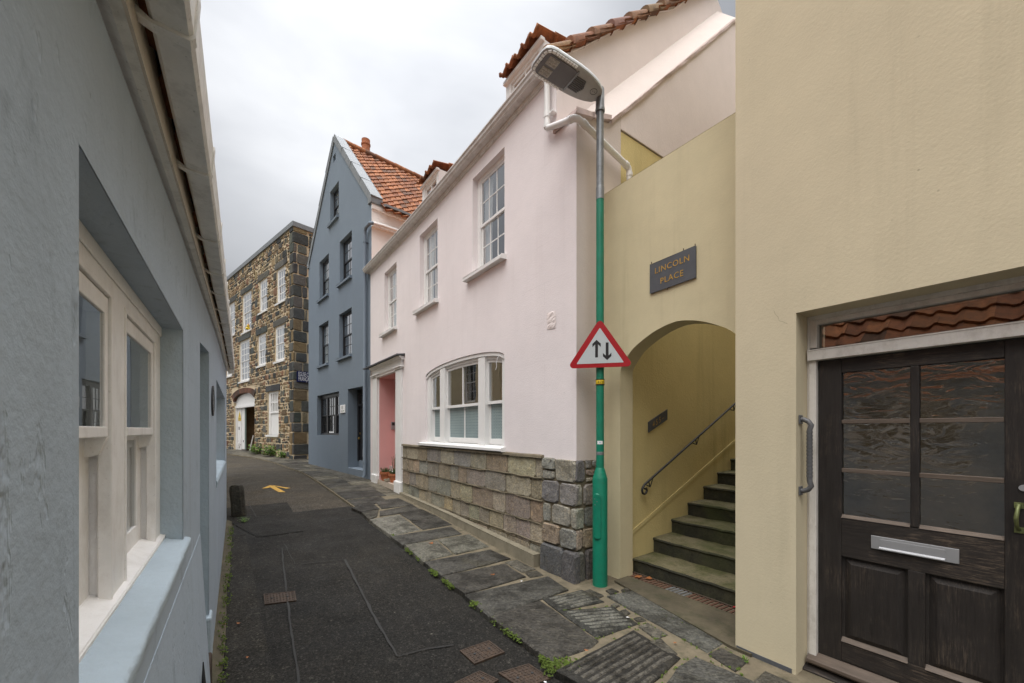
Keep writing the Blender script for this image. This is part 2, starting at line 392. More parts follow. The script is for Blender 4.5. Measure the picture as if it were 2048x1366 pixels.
def m_tile():
    t = NT('clay_pantile'); c = t.attr('col')
    c = t.mix(t.ramp(t.noise(9, 6, .7), [(.4, 0.), (.75, .8)]), c, (.07, .045, .035))
    c = t.mix(t.math('MULTIPLY', t.ramp(t.noise(22, 4, .7), [(.6, 0.), (.75, 1.)]), .4), c, (.24, .21, .10))
    return t.done(c, .85, t.bump(t.noise(40, 4, .6), .35, .01), spec=.25)
M['tile'] = m_tile()
def m_asphalt(name, base, warm, seed):
    t = NT(name)
    v = t.vec((1, 1, 1), (0, 0, seed))
    c = t.mix(t.ramp(t.noise(.8, 5, .65, v), [(.35, 0.), (.7, 1.)]), base, warm)
    c = t.mix(t.math('MULTIPLY', t.ramp(t.noise(62, 2, .6), [(.55, 0.), (.66, 1.)]), .8), c, sc3(base, 2.7))
    c = t.mix(t.math('MULTIPLY', t.ramp(t.noise(60, 2, .6, t.vec((1, 1, 1), (.5, .2, seed + 1.3))), [(.55, 0.), (.68, 1.)]), .8), c, sc3(base, .35))
    cell = t.voro(92, v, out='Color'); k = t.ramp(t.sep(cell)[0], [(.0, .40), (.45, .85), (.80, 1.1), (.95, 1.6), (1., 2.6)]); c = t.mix(1, c, k, 'MULTIPLY')
    cell2 = t.voro(31, t.vec((1, 1, 1), (.2, .1, seed)), out='Color'); k2 = t.ramp(t.sep(cell2)[1], [(.0, .72), (.8, 1.), (.97, 1.2), (1., 2.2)]); c = t.mix(.8, c, k2, 'MULTIPLY')
    c = t.mix(t.math('MULTIPLY', t.ramp(t.noise(.55, 4, .7, t.vec((1, 1, 1), (2, 1, seed))), [(.45, 0.), (.7, 1.)]), .5), c, t.mix(1, c, (1.55, 1.45, 1.25), 'MULTIPLY'))
    c = t.mix(t.math('MULTIPLY', t.ramp(t.voro(13, v), [(.03, 1.), (.06, 0.)]), .35), c, sc3(base, 5))
    c = t.mix(t.math('MULTIPLY', t.ramp(t.noise(3.1, 6, .75, v), [(.60, 0.), (.78, 1.)]), .45), c, sc3(base, .45))
    h = t.math('ADD', t.noise(130, 3, .7), t.math('MULTIPLY', t.noise(5, 4), .5))
    r = t.ramp(t.noise(2.2, 4, .6, v), [(.3, .68), (.7, .9)])
    return t.done(c, r, t.bump(h, .8, .008), spec=.22)
M['asphalt'] = m_asphalt('asphalt', (.050, .043, .034), (.070, .058, .041), 0)
M['asphalt_dark'] = m_asphalt('dark_asphalt_patch', (.0150, .0140, .0120), (.024, .021, .0165), 1)
M['asphalt_brown'] = m_asphalt('brown_asphalt_patch', (.022, .020, .0165), (.036, .031, .023), 2)
M['tar'] = paint('tar_seam', (.020, .019, .017), .75, .4, .6, .6, (.034, .031, .027), scale=14)
def m_flag():
    t = NT('flagstone'); c = t.attr('col'); a = t.n.new('ShaderNodeAttribute'); a.attribute_name = 'col'
    uv = t.n.new('ShaderNodeUVMap').outputs[0]
    c = t.mix(t.ramp(t.noise(3.1, 6, .75), [(.44, 0.), (.60, .95)]), c, t.mix(1, c, (.34, .33, .31), 'MULTIPLY'))
    c = t.mix(t.math('MULTIPLY', t.ramp(t.noise(34, 4, .7), [(.46, 0.), (.62, 1.)]), .75), c, t.mix(1, c, (1.75, 1.72, 1.6), 'MULTIPLY'))
    c = t.mix(t.math('MULTIPLY', t.ramp(t.noise(46, 3, .7, t.vec((1, 1, 1), (.3, .5, .1))), [(.5, 0.), (.63, 1.)]), .7), c, t.mix(1, c, (.35, .35, .34), 'MULTIPLY'))
    c = t.mix(t.math('MULTIPLY', t.ramp(t.noise(1.4, 5, .7), [(.58, 0.), (.75, 1.)]), .35), c, (.10, .085, .035))
    h = t.math('ADD', t.noise(16, 6, .65), t.math('MULTIPLY', t.noise(70, 3, .7), .3))
    tool = t.ramp(t.noise(1., 3, .5, t.vec((16, 42, 1), (0, 0, .4)), .4), [(.44, 0.), (.60, 1.)])
    h = t.math('ADD', h, t.math('MULTIPLY', tool, .55))
    r = t.ramp(t.noise(3.4, 5, .65), [(.35, .45), (.65, .8)])
    n = t.bump(h, .8, .016)
    return t.done(c, r, n, spec=.28)
M['flag'] = m_flag()
def m_wood(name, base, light, wear):
    t = NT(name)
    v = t.vec((3, 3, 40) if 'rail' in name else (40, 40, 3))
    g = t.noise(1.6, 6, .7, v)
    c = t.mix(t.ramp(g, [(.3, 0.), (.75, 1.)]), base, light)
    w = t.math('MULTIPLY', t.ramp(t.noise(3.2, 5, .7), [(.46, 0.), (.68, 1.)]), t.ramp(t.noise(1., 6, .8, t.vec((9, 9, 130) if 'rail' in name else (130, 130, 9))), [(.48, 0.), (.62, 1.)]))
    c = t.mix(t.math('MULTIPLY', w, wear), c, (.19, .14, .10))
    n = t.bump(g, .35, .006)
    return t.done(c, t.ramp(t.noise(4, 4), [(.3, .45), (.7, .7)]), n, spec=.35)
M['wood'] = m_wood('weathered_door_wood', (.016, .013, .0115), (.030, .025, .022), .32)
M['wood_rail'] = m_wood('weathered_rail_wood', (.016, .013, .0115), (.034, .028, .024), .75)
M['wood_bare'] = m_wood('bare_rail_wood', (.085, .066, .052), (.15, .115, .09), .7)
def m_lace():
    t = NT('frosted_lace_film')
    cx = t.sep(); k = .045
    def cell(o): return t.math('ABSOLUTE', t.math('SUBTRACT', t.math('FRACT', t.math('DIVIDE', o, k)), .5))
    a, b = cell(cx[0]), cell(cx[2])
    d = t.math('SQRT', t.math('ADD', t.math('MULTIPLY', a, a), t.math('MULTIPLY', b, b)))
    ring = t.ramp(d, [(.18, 0.), (.27, 1.), (.36, 1.), (.45, 0.)])
    c = t.mix(ring, (.185, .245, .25), (.35, .42, .42))
    c = t.mix(t.math('MULTIPLY', t.ramp(t.noise(2.5, 4), [(.4, 0.), (.7, 1.)]), .4), c, (.12, .17, .18))
    return t.done(c, .35, spec=.5)
M['lace'] = m_lace()

# ------------------------------------------------------------------ repeated building pieces
def tile_cols():
    k = rng.random()
    base = (.38, .15, .064) if k < .62 else ((.30, .112, .052) if k < .88 else (.18, .09, .055))
    f = rng.uniform(.75, 1.2); return tuple(x * f for x in base)
def pantiles(mb, mp, A, B, per=.23, row=.28, amp=.028, step=.035, sub=6):
    na = max(1, round(A / per)); nb = max(1, round(B / row)); per = A / na; row = B / nb
    def h(a): return amp * (math.cos(2 * PI * a / per) + .35 * math.sin(4 * PI * a / per))
    for j in range(nb):
        j0 = rng.uniform(-.004, .004)
        for i in range(na):
            c = tile_cols(); dz = rng.uniform(-.006, .006); ov = rng.uniform(-.012, .012)
            vs = []; n = sub + 1
            b0, b1 = j * row - .03 + ov + j0, (j + 1) * row
            for bb, st in ((b0, -.012), (b0, step), (b1, 0)):
                for k in range(n):
                    a = (i + k / sub) * per
                    vs.append(mp(a, bb, h(a) + st + dz))
            fs = [(k, k + 1, n + k + 1, n + k) for k in range(sub)] + [(n + k, n + k + 1, 2 * n + k + 1, 2 * n + k) for k in range(sub)]
            mb.add(vs, fs, c)

def sash_window(th, u0, u1, z0, z1, w, cols, ru, rl, mat, gl, fr=.055, fd=.06, bar=.016, proj=.02, sill=None, sillm=None,
                curtain='sides', cm=None, rail=None, deep=.45, dark='dark', lowgl=None, name='window', jam=None, label=None):
    """double-hung sash in an opening; the frame face sits at depth w"""
    f = MB()
    jam = jam or fr
    f.box(u0, u0 + jam, w, w + fd, z0, z1); f.box(u1 - jam, u1, w, w + fd, z0, z1)
    f.box(u0 + jam, u1 - jam, w, w + fd, z1 - fr, z1); f.box(u0 + jam, u1 - jam, w, w + fd, z0, z0 + fr * .8)
    win = th.part(name, f, M[mat], bev=.004, label=label)
    a, b = u0 + jam, u1 - jam; lo, hi = z0 + fr * .8, z1 - fr; mid = rail if rail else (lo + hi) / 2
    st = min(.045, (b - a) * .09)
    for up in (1, 0):
        s0, s1 = (mid - .02, hi) if up else (lo, mid + .02)
        ww = w + .006 if up else w + .026; rows = ru if up else rl
        m = MB(); e = .002
        m.box(a + e, a + st, ww, ww + .018, s0, s1); m.box(b - st, b - e, ww, ww + .018, s0, s1)
        m.box(a + st, b - st, ww, ww + .018, s1 - .038, s1 - e); m.box(a + st, b - st, ww, ww + .018, s0 + e, s0 + .042)
        iu = (b - a - 2 * st) / cols
        for k in range(1, cols): m.box(a + st + iu * k - bar / 2, a + st + iu * k + bar / 2, ww + .002, ww + .016, s0 + .042, s1 - .038)
        iz = (s1 - s0 - .08) / rows
        for k in range(1, rows):
            for c in range(cols):
                l = a + st + iu * c + (bar / 2 if c else 0); r_ = a + st + iu * (c + 1) - (bar / 2 if c < cols - 1 else 0)
                m.box(l, r_, ww + .003, ww + .015, s0 + .042 + iz * k - bar / 2, s0 + .042 + iz * k + bar / 2)
        th.part('sash', m, M[mat], win, bev=.002)
        g = MB().quad((a + st * .8, ww + .008, s0 + .03), (b - st * .8, ww + .008, s0 + .03), (b - st * .8, ww + .008, s1 - .03), (a + st * .8, ww + .008, s1 - .03))
        th.part('pane', g, M[lowgl if (lowgl and not up) else gl], win)
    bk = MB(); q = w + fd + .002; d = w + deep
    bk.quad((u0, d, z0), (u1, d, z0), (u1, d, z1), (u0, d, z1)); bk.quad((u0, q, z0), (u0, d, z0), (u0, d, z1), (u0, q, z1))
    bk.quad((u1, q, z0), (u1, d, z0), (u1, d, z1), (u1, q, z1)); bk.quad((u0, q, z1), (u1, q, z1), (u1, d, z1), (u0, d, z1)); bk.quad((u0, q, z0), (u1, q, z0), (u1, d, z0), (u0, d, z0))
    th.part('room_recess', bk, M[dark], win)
    if curtain:
        spans = {'sides': [(a, a + (b - a) * .34), (b - (b - a) * .2, b)], 'left': [(a, a + (b - a) * .42)], 'full': [(a, b)], 'right': [(a + (b - a) * .5, b)]}[curtain]
        for p, q in spans:
            c = MB(); ph = rng.random() * 6
            c.grid(lambda x, y: (p + (q - p) * x, w + .088 + .016 * math.sin(x * (q - p) * 55 + ph + math.sin(y * 4)), lo + (hi - lo) * y), max(8, int((q - p) * 70)), 6)
            th.part('curtain', c, M[cm or 'curtain'], win, smooth=60)
    if sill:
        sm = MB(); e0, e1, pj, hh = sill
        sm.prism([(u0 - e0, -pj, z0 - .012), (u0 - e0, -pj, z0 - hh), (u0 - e0, w + .01, z0 - hh), (u0 - e0, w + .01, z0 + .012)], (u1 + e1 - u0 + e0, 0, 0))
        th.part('sill', sm, M[sillm or mat], win, bev=.006)
    return win

def rect(u0, u1, z0, z1): return [(u0, z0), (u1, z0), (u1, z1), (u0, z1)]
def mpf(w0=0.): return lambda a, b, d: (a, w0 + d, b)

def stones(mb, u0, u1, z0, z1, holes, mp, hr, wr, pal, prot=.03, gap=.018, chips=.35, clip_top=None, jit=.008, bevel=.02):
    def sub(r, h):
        a0, a1, b0, b1 = r; c0, c1, d0, d1 = h
        if c0 >= a1 or c1 <= a0 or d0 >= b1 or d1 <= b0: return [r]
        o = []
        if a0 < c0: o.append((a0, c0, b0, b1))
        if c1 < a1: o.append((c1, a1, b0, b1))
        m0, m1 = max(a0, c0), min(a1, c1)
        if b0 < d0: o.append((m0, m1, b0, d0))
        if d1 < b1: o.append((m0, m1, d1, b1))
        return o
    def block(r, big):
        a0, a1, b0, b1 = r
        g = gap * .5 * rng.uniform(.7, 1.6)
        a0 += g; a1 -= g; b0 += g; b1 -= g
        if a1 - a0 < .03 or b1 - b0 < .03: return
        j = lambda: rng.uniform(-jit, jit)
        c = rng.choice(pal(big)); f = rng.uniform(.7, 1.25) if chips > .2 else rng.uniform(.86, 1.12); c = tuple(x * f * rng.uniform(.95, 1.05) for x in c)
        base = [(a0 + j(), b0 + j()), (a1 + j(), b0 + j()), (a1 + j(), b1 + j()), (a0 + j(), b1 + j())]
        bv = min(bevel, (a1 - a0) * .25, (b1 - b0) * .25); p = prot * rng.uniform(.6, 1.1)
        cu, cz = (a0 + a1) / 2, (b0 + b1) / 2
        # eight-sided face so corners look knocked off
        ring = []
        for k in range(4):
            q, n_ = base[k], base[(k + 1) % 4]
            el = max(.05, math.hypot(n_[0] - q[0], n_[1] - q[1])); t1, t2 = min(rng.uniform(.08, .25), .035 / el), max(rng.uniform(.75, .92), 1 - .035 / el)
            ring += [(q[0] + (n_[0] - q[0]) * t1, q[1] + (n_[1] - q[1]) * t1), (q[0] + (n_[0] - q[0]) * t2, q[1] + (n_[1] - q[1]) * t2)]
        n = 8; vs = [mp(a, b, .01) for a, b in ring] + [mp(a, b, -p * .55) for a, b in ring]
        for a, b in ring:
            k = 1 - bv / max(.05, math.hypot(a - cu, b - cz))
            vs.append(mp(cu + (a - cu) * k, cz + (b - cz) * k, -p + rng.uniform(-.2, .2) * p))
        vs.append(mp(cu + rng.uniform(-.2, .2) * (a1 - a0), cz + rng.uniform(-.2, .2) * (b1 - b0), -p * rng.uniform(.95, 1.15)))
        fs = [(i, (i + 1) % n, n + (i + 1) % n, n + i) for i in range(n)] + [(n + i, n + (i + 1) % n, 2 * n + (i + 1) % n, 2 * n + i) for i in range(n)]
        fs += [(2 * n + i, 2 * n + (i + 1) % n, 3 * n) for i in range(n)]
        mb.add(vs, fs, c)
    def split(r, d):
        a0, a1, b0, b1 = r
        if d == 0 or (a1 - a0 < .16 and b1 - b0 < .14): block(r, False); return
        if a1 - a0 > (b1 - b0) * rng.uniform(.8, 1.5):
            m = a0 + (a1 - a0) * rng.uniform(.35, .65); split((a0, m, b0, b1), d - 1); split((m, a1, b0, b1), d - 1)
        else:
            m = b0 + (b1 - b0) * rng.uniform(.35, .65); split((a0, a1, b0, m), d - 1); split((a0, a1, m, b1), d - 1)
    z = z0
    while z < z1 - .02:
        h = rng.uniform(*hr); h = min(h, z1 - z)
        if z1 - z - h < hr[0] * .6: h = z1 - z
        u = u0 - rng.uniform(0, wr[0])
        while u < u1:
            wd = rng.uniform(*wr); rs = [(max(u, u0), min(u + wd, u1), z, z + h)]
            for hl in holes: rs = [q for r in rs for q in sub(r, hl)]
            for r in rs:
                if r[1] - r[0] < .03: continue
                if rng.random() < chips: split(r, rng.choice((1, 2, 2, 3)))
                else: block(r, True)
            u += wd
        z += h

# ================================================================== GROUND, LANE, PAVEMENT
SL = [-60, -20, -6, -2, 0, 2, 3.8, 5, 6.5, 8.36, 9.5, 10.95, 13, 16.7, 19.2, 24, 28.8, 40, 60, 120, 300]
def st(s, t): return (SDX * s + TDX * t, SDY * s + TDY * t)
g = MB()
for a, b in zip(SL, SL[1:]):
    (x0, y0), (x1, y1), (x2, y2), (x3, y3) = st(a, -250), st(a, 250), st(b, 250), st(b, -250)
    g.quad((x0, y0, zs(a) - .16), (x1, y1, zs(a) - .16), (x2, y2, zs(b) - .16), (x3, y3, zs(b) - .16))
struct('ground', g, M['concrete'])
def sheet(t0, t1, s0, s1, dz):
    m = MB(); cut = [s0] + [q for q in [x * .5 for x in range(-40, 130)] + [3.8, 8.36, 10.95, 16.7, 19.2, 28.8] if s0 < q < s1] + [s1]; cut.sort()
    for a, b in zip(cut, cut[1:]):
        fa, fb = (a - s0) / (s1 - s0), (b - s0) / (s1 - s0)
        ta0, ta1 = t0[0] + (t0[1] - t0[0]) * fa, t1[0] + (t1[1] - t1[0]) * fa
        tb0, tb1 = t0[0] + (t0[1] - t0[0]) * fb, t1[0] + (t1[1] - t1[0]) * fb
        p, q, r, s_ = st(a, ta0), st(a, ta1), st(b, tb1), st(b, tb0)
        m.quad((*p, zs(a) + dz), (*q, zs(a) + dz), (*r, zs(b) + dz), (*s_, zs(b) + dz))
    return m
road = struct('road', sheet((-40, -40), (9, 9), -12, 40, -.05), M['asphalt'])
def stc(x, y): return (SDX * x + SDY * y, TDX * x + TDY * y)
# the wide darker resurfaced patch on our side, and the browner strip against the cottage
struct('resurfaced_patch', sheet((-3.0, .18), (4.2, 3.2), -6, 8.05, -.046), M['asphalt_dark'], parent=road)
struct('resurfaced_patch', sheet((-3.0, -.6), (.36, .22), -6, 7.0, -.042), M['asphalt_brown'], parent=road)
struct('resurfaced_patch', sheet((.35, -.32), (.95, .96), 6.75, 9.0, -.0385), M['asphalt_dark'], parent=road)
def ribbon(m, pts, wd, dz, jit=.01):
    P = []
    for (x0, y0), (x1, y1) in zip(pts, pts[1:]):
        n = max(2, int(math.hypot(x1 - x0, y1 - y0) / .12))
        for k in range(n): P.append((x0 + (x1 - x0) * k / n, y0 + (y1 - y0) * k / n))
    P.append(pts[-1]); vs = []
    for i, (x, y) in enumerate(P):
        a = P[max(0, i - 1)]; b = P[min(len(P) - 1, i + 1)]; dx, dy = b[0] - a[0], b[1] - a[1]; l = math.hypot(dx, dy) or 1
        w2 = wd * rng.uniform(.25, .6) / 2; ox = rng.uniform(-jit, jit) * .5
        nx, ny = -dy / l, dx / l
        for sgn in (-1, 1): vs.append((x + nx * (ox + sgn * w2), y + ny * (ox + sgn * w2), gz(x, y) + dz))
    m.add(vs, [(2 * i, 2 * i + 1, 2 * i + 3, 2 * i + 2) for i in range(len(P) - 1)])
sm = MB()
for pts, wd in (([(-.6, 1.0), (-1.435, 2.688), (-2.169, 3.865), (-3.05, 5.3)], .035), ([(-.854, 2.982), (-2.074, 4.967)], .05), ([(-2.074, 4.967), (-2.5, 4.78)], .03),
                ([(-.854, 2.982), (-.669, 3.077), (-.46, 3.14)], .035), ([(-3.1, 5.45), (-2.592, 4.778)], .02), ([(-5.2, 7.864), (-3.377, 8.088)], .022),
                ([(-5.2, 7.864), (-4.304, 6.725), (-3.641, 6.87)], .022), ([(-3.0, 6.6), (-2.55, 6.95)], .02)):
    ribbon(sm, pts, wd, -.034)
struct('tar_seam', sm, M['tar'], parent=road)

# kerb line and the back of the pavement
KB = [(4.6, -3.0), (2.2, .3), (1.25, 1.62), (.62, 2.47), (.31, 2.79), (-.173, 3.548), (-.414, 3.94), (-1.056, 4.854), (-1.584, 5.656), (-2.402, 6.765), (-3.335, 7.989),
      (-4.893, 10.194), (-6.4, 12.3), (-8.096, 14.267), (-9.7, 16.1), (-11.379, 17.711), (-14.119, 19.747), (-19, 23.2), (-26, 27.5)]
def back(k):
    x, y = KB[k]
    fr = PF if y < 9.5 else (SF if y < 15.5 else TF)
    u, w = fr.loc(x, y); return fr.pt(u, .75)
BK = [back(k) for k in range(len(KB))]
BK[11] = (-3.35, 11.55); BK[13] = (-6.9, 15.75); BK[14] = (-8.3, 17.2)
def pave(k, f):        # k: float index along the kerb, f: 0 kerb .. 1 back
    i = min(int(k), len(KB) - 2); t = k - i
    a = [KB[i][c] + (KB[i + 1][c] - KB[i][c]) * t for c in (0, 1)]; b = [BK[i][c] + (BK[i + 1][c] - BK[i][c]) * t for c in (0, 1)]
    return (a[0] + (b[0] - a[0]) * f, a[1] + (b[1] - a[1]) * f)
bed = MB(); NK = (len(KB) - 1) * 5
pts = []
for i in range(NK + 1):
    k = i / 5; row = []
    for f in (0, 0, .04, .35, .7, 1.):
        x, y = pave(min(k, len(KB) - 1.0001), f); row.append((x, y))
    pts.append(row)
vs = []
for row in pts:
    for j, (x, y) in enumerate(row):
        vs.append((x, y, gz(x, y) + (-.10, -.012, .0, 0, 0, 0)[j]))
bed.add(vs, [(i * 6 + j, i * 6 + j + 1, (i + 1) * 6 + j + 1, (i + 1) * 6 + j) for i in range(NK) for j in range(5)])
pavement = struct('pavement', bed, M['pointing'])

# flagstones laid in the bed
FLAGS = dict(
 B=[(-.454, 3.996), (.40, 4.47), (.56, 4.097), (-.194, 3.527)], C=[(-.179, 3.512), (.27, 3.819), (.658, 3.12), (.592, 3.039), (.28, 2.857)],
 D=[(.318, 3.882), (.715, 4.097), (.868, 3.827), (.43, 3.638)], E=[(.44, 3.606), (.93, 3.704), (1.051, 3.395), (.674, 3.169)],
 F=[(.319, 2.723), (.993, 3.271), (1.198, 2.877), (1.053, 2.741), (.867, 2.584), (.68, 2.45), (.60, 2.44)],
 G=[(.947, 3.93), (1.27, 4.077), (1.613, 3.097), (1.441, 2.972)], H=[(.98, 2.55), (1.16, 2.76), (1.33, 2.887), (1.62, 2.55), (1.5, 2.1), (1.02, 2.05)],
 I=[(1.455, 2.929), (1.572, 2.994), (1.66, 2.85), (1.525, 2.737)], J=[(1.072, 3.333), (1.15, 3.386), (1.236, 3.22), (1.13, 3.157)],
 J2=[(1.064, 3.097), (1.17, 3.145), (1.212, 2.94), (1.144, 2.919)], s1=[(.961, 4.089), (1.033, 4.147), (1.078, 4.064), (.987, 3.996)],
 s2=[(.928, 3.756), (.984, 3.798), (1.006, 3.739), (.941, 3.688)], s3=[(.985, 3.631), (1.037, 3.661), (1.06, 3.59), (1.004, 3.543)],
 s4=[(1.065, 3.488), (1.129, 3.512), (1.152, 3.452), (1.075, 3.429)], s5=[(1.122, 4.105), (1.199, 4.173), (1.241, 4.118), (1.127, 4.036)],
 s6=[(.73, 4.079), (.80, 4.12), (.905, 3.967), (.84, 3.91)], L0=[(-.083, 4.921), (.067, 5.006), (.272, 4.716), (.118, 4.619)],
 L1=[(.155, 4.60), (.289, 4.663), (.354, 4.53), (.204, 4.462)], A=[(-.754, 4.455), (-.094, 4.87), (.137, 4.475), (-.454, 4.015)],
 K1=[(-1.045, 4.855), (-.297, 5.334), (-.034, 5.041), (-.77, 4.474)], K2=[(-1.446, 5.43), (-1.065, 5.635), (-.781, 5.152), (-1.082, 4.878)],
 K3=[(-1.033, 5.685), (-.641, 5.987), (-.333, 5.484), (-.723, 5.158)], K4=[(-1.725, 5.765), (-.968, 6.331), (-.769, 6.005), (-1.472, 5.443)],
 K5=[(-2.336, 6.575), (-1.957, 6.931), (-1.427, 6.156), (-1.753, 5.834)], K6=[(-1.942, 7.005), (-1.666, 7.377), (-1.314, 6.951), (-1.664, 6.624)],
 K7=[(-1.631, 6.559), (-1.283, 6.901), (-.987, 6.475), (-1.367, 6.171)], K8=[(-2.347, 7.149), (-1.914, 7.691), (-1.67, 7.329), (-2.25, 6.845)],
 K9=[(-2.637, 7.057), (-2.418, 7.229), (-2.309, 6.804), (-2.38, 6.653)], K10=[(-2.932, 7.36), (-2.74, 7.80), (-2.437, 7.327), (-2.664, 7.112)],
 K11=[(-2.706, 7.94), (-2.351, 8.253), (-1.929, 7.732), (-2.394, 7.361)])
fl = MB()
def flag(poly, col, h=.016, rib=0, rise=0., grow=0.):
    # outline subdivided and jittered, a rounded arris, then the worn top
    O = []
    n = len(poly); mx_, my_ = sum(p[0] for p in poly) / n, sum(p[1] for p in poly) / n
    poly = [(mx_ + (x - mx_) * (1 + grow / math.hypot(x - mx_, y - my_)), my_ + (y - my_) * (1 + grow / math.hypot(x - mx_, y - my_))) for x, y in poly]
    for i in range(n):
        a, b = poly[i], poly[(i + 1) % n]; L_ = math.hypot(b[0] - a[0], b[1] - a[1]); m = max(1, int(L_ / .11))
        for k in range(m):
            t = k / m; jt = .0045 if k else .003
            O.append((a[0] + (b[0] - a[0]) * t + rng.uniform(-jt, jt), a[1] + (b[1] - a[1]) * t + rng.uniform(-jt, jt)))
    cx = sum(p[0] for p in O) / len(O); cy = sum(p[1] for p in O) / len(O); m = len(O)
    size = max(math.hypot(p[0] - cx, p[1] - cy) for p in O)
    def inset(d): return [(cx + (x - cx) * (1 - d / max(.05, math.hypot(x - cx, y - cy))), cy + (y - cy) * (1 - d / max(.05, math.hypot(x - cx, y - cy)))) for x, y in O]
    tx, ty = rng.uniform(-.012, .012), rng.uniform(-.012, .012)
    rings = [(O, -.09), (O, h - .010), (inset(.008), h - .003), (inset(.024), h)]
    vs = [(x, y, gz(x, y) + z + rise + (x - cx) * tx + (y - cy) * ty) for r_, z in rings for x, y in r_]
    fs = [(q * m + i, q * m + (i + 1) % m, (q + 1) * m + (i + 1) % m, (q + 1) * m + i) for q in range(3) for i in range(m)]
    fs += [tuple(3 * m + i for i in t) for t in tessellate_polygon([[Vector((x, y, 0)) for x, y in rings[3][0]]])]
    fl.add(vs, fs, sc3(col, .50) if rib else col)
    if rib:
        # real worn ridges across the stone
        a, b = Vector(poly[rib - 1]), Vector(poly[rib % n]); d = (b - a).normalized(); nn = Vector((-d.y, d.x))
        if (Vector((cx, cy)) - a).dot(nn) < 0: nn = -nn
        T = rings[3][0]; k = .05
        while k < 2 * size:
            base = a + nn * k; xs = []
            for i in range(m):
                p, q = Vector(T[i]), Vector(T[(i + 1) % m]); e0, e1 = (p - base).dot(nn), (q - base).dot(nn)
                if (e0 < 0) != (e1 < 0):
                    f = e0 / (e0 - e1); xs.append(((p + (q - p) * f) - base).dot(d))
            if len(xs) >= 2:
                x0, x1 = min(xs) + .03, max(xs) - .03
                if x1 - x0 > .1:
                    N = max(3, int((x1 - x0) / .06)); v2 = []
                    for i in range(N + 1):
                        t = x0 + (x1 - x0) * i / N; o_ = rng.uniform(-.004, .004); hh = .0095 * rng.uniform(.6, 1.15) * (0.2 if i in (0, N) else 1)
                        for off, hz in ((-.019, -.003), (-.010, hh), (.010, hh), (.019, -.003)):
                            p = base + d * t + nn * (off + o_); v2.append((p.x, p.y, gz(p.x, p.y) + h + rise + hz + (p.x - cx) * tx + (p.y - cy) * ty))
                    fl.add(v2, [(i * 4 + j, i * 4 + j + 1, (i + 1) * 4 + j + 1, (i + 1) * 4 + j) for i in range(N) for j in range(3)], sc3(col, 1.55))
            k += .058
DK = (.057, .052, .044); MD = (.090, .082, .066); LT = (.140, .126, .095)
pick = dict(C=DK, F=DK, A=DK, B=(.064, .061, .053), G=(.098, .096, .084), E=(.088, .086, .074), D=(.096, .093, .080), K5=(.15, .142, .118), K3=(.13, .124, .10), K2=(.12, .114, .092), H=(.082, .079, .070), K1=(.062, .058, .05), K4=(.068, .064, .055))
for k, poly in FLAGS.items():
    flag(poly, pick.get(k, sc3(DK if rng.random() < .4 else MD, rng.uniform(.85, 1.3))), rib={'F': 1, 'E': 1, 'D': 1}.get(k, 0), grow=.019 if len(k) == 1 or k[0] == 'K' else .006)
# the rest of the pavement, farther up the lane and behind us
def auto_flags(k0, k1, step0, f1=.80):
    k = k0
    while k < k1:
        i = min(int(k), len(KB) - 2); seg = math.hypot(KB[i + 1][0] - KB[i][0], KB[i + 1][1] - KB[i][1]); dk = rng.uniform(.75, 1.3) * step0 / seg
        e = min(k + dk, k1); cuts = [.012]
        while cuts[-1] < f1 - .12: cuts.append(min(f1, cuts[-1] + rng.uniform(.22, .5)))
        cuts[-1] = f1
        sk = [rng.uniform(-.02, .02) for _ in cuts]; g_ = .007 / step0 * dk
        for a, b in zip(cuts, cuts[1:]):
            gg = .007
            p = [pave(min(max(q, k0), len(KB) - 1.001), f) for q, f in ((k + g_, a), (e - g_, a), (e - g_, b - gg), (k + g_, b - gg))]
            base = rng.choice((DK, MD, MD, LT, LT)); flag([p[0], p[1], p[2], p[3]], sc3(base, rng.uniform(.8, 1.2)), h=.014)
        k = e
auto_flags(9.60, 10.0, .6, .36)
auto_flags(10.0, 17.9, .75)
auto_flags(0.0, 2.6, .8, .55)
struct('flagstone_paving', fl, M['flag'], parent=pavement, smooth=35)
# plain concrete apron in front of the steps
ap = MB(); ap.prism([(8.02, .30, 0), (8.02, .53, 0), (9.55, .53, 0), (9.55, -.02, 0), (9.40, -.02, 0)], (0, 0, .022))
o = build_mesh('concrete_apron', ap, M['mossy'], bev=.006); o.location = (*PF.o, 0); o.rotation_euler = (0, 0, PF.a); o.parent = pavement
# strip of rough concrete against the cottage
ks = MB(); ks.sweep([(-.085, -.25), (-.075, -.035), (-.02, -.005), (.05, .0), (.05, -.25)], [(u, rng.uniform(-.012, .012), zs(stc(*LF.pt(u, 0))[0])) for u in [x * .35 for x in range(-6, 23)]])
o = struct('kerb_strip', ks, M['mossy']); o.location = (*LF.o, 0); o.rotation_euler = (0, 0, LF.a)
# yellow arrow on the far part of the lane
ar = MB()
def zr(x, y): return gz(x, y) - .040
def flat(pl): ar.add([(x, y, zr(x, y)) for x, y in pl], [tuple(range(len(pl)))])
flat([(-5.263, 9.009), (-5.084, 8.984), (-5.85, 9.84), (-6.007, 9.84)])
flat([(-5.898, 9.418), (-5.80, 9.50), (-5.87, 9.835), (-6.03, 9.97)])
flat([(-5.268, 9.524), (-5.33, 9.44), (-5.86, 9.845), (-6.0, 9.985)])
struct('road_marking', ar, M['road_yellow'])

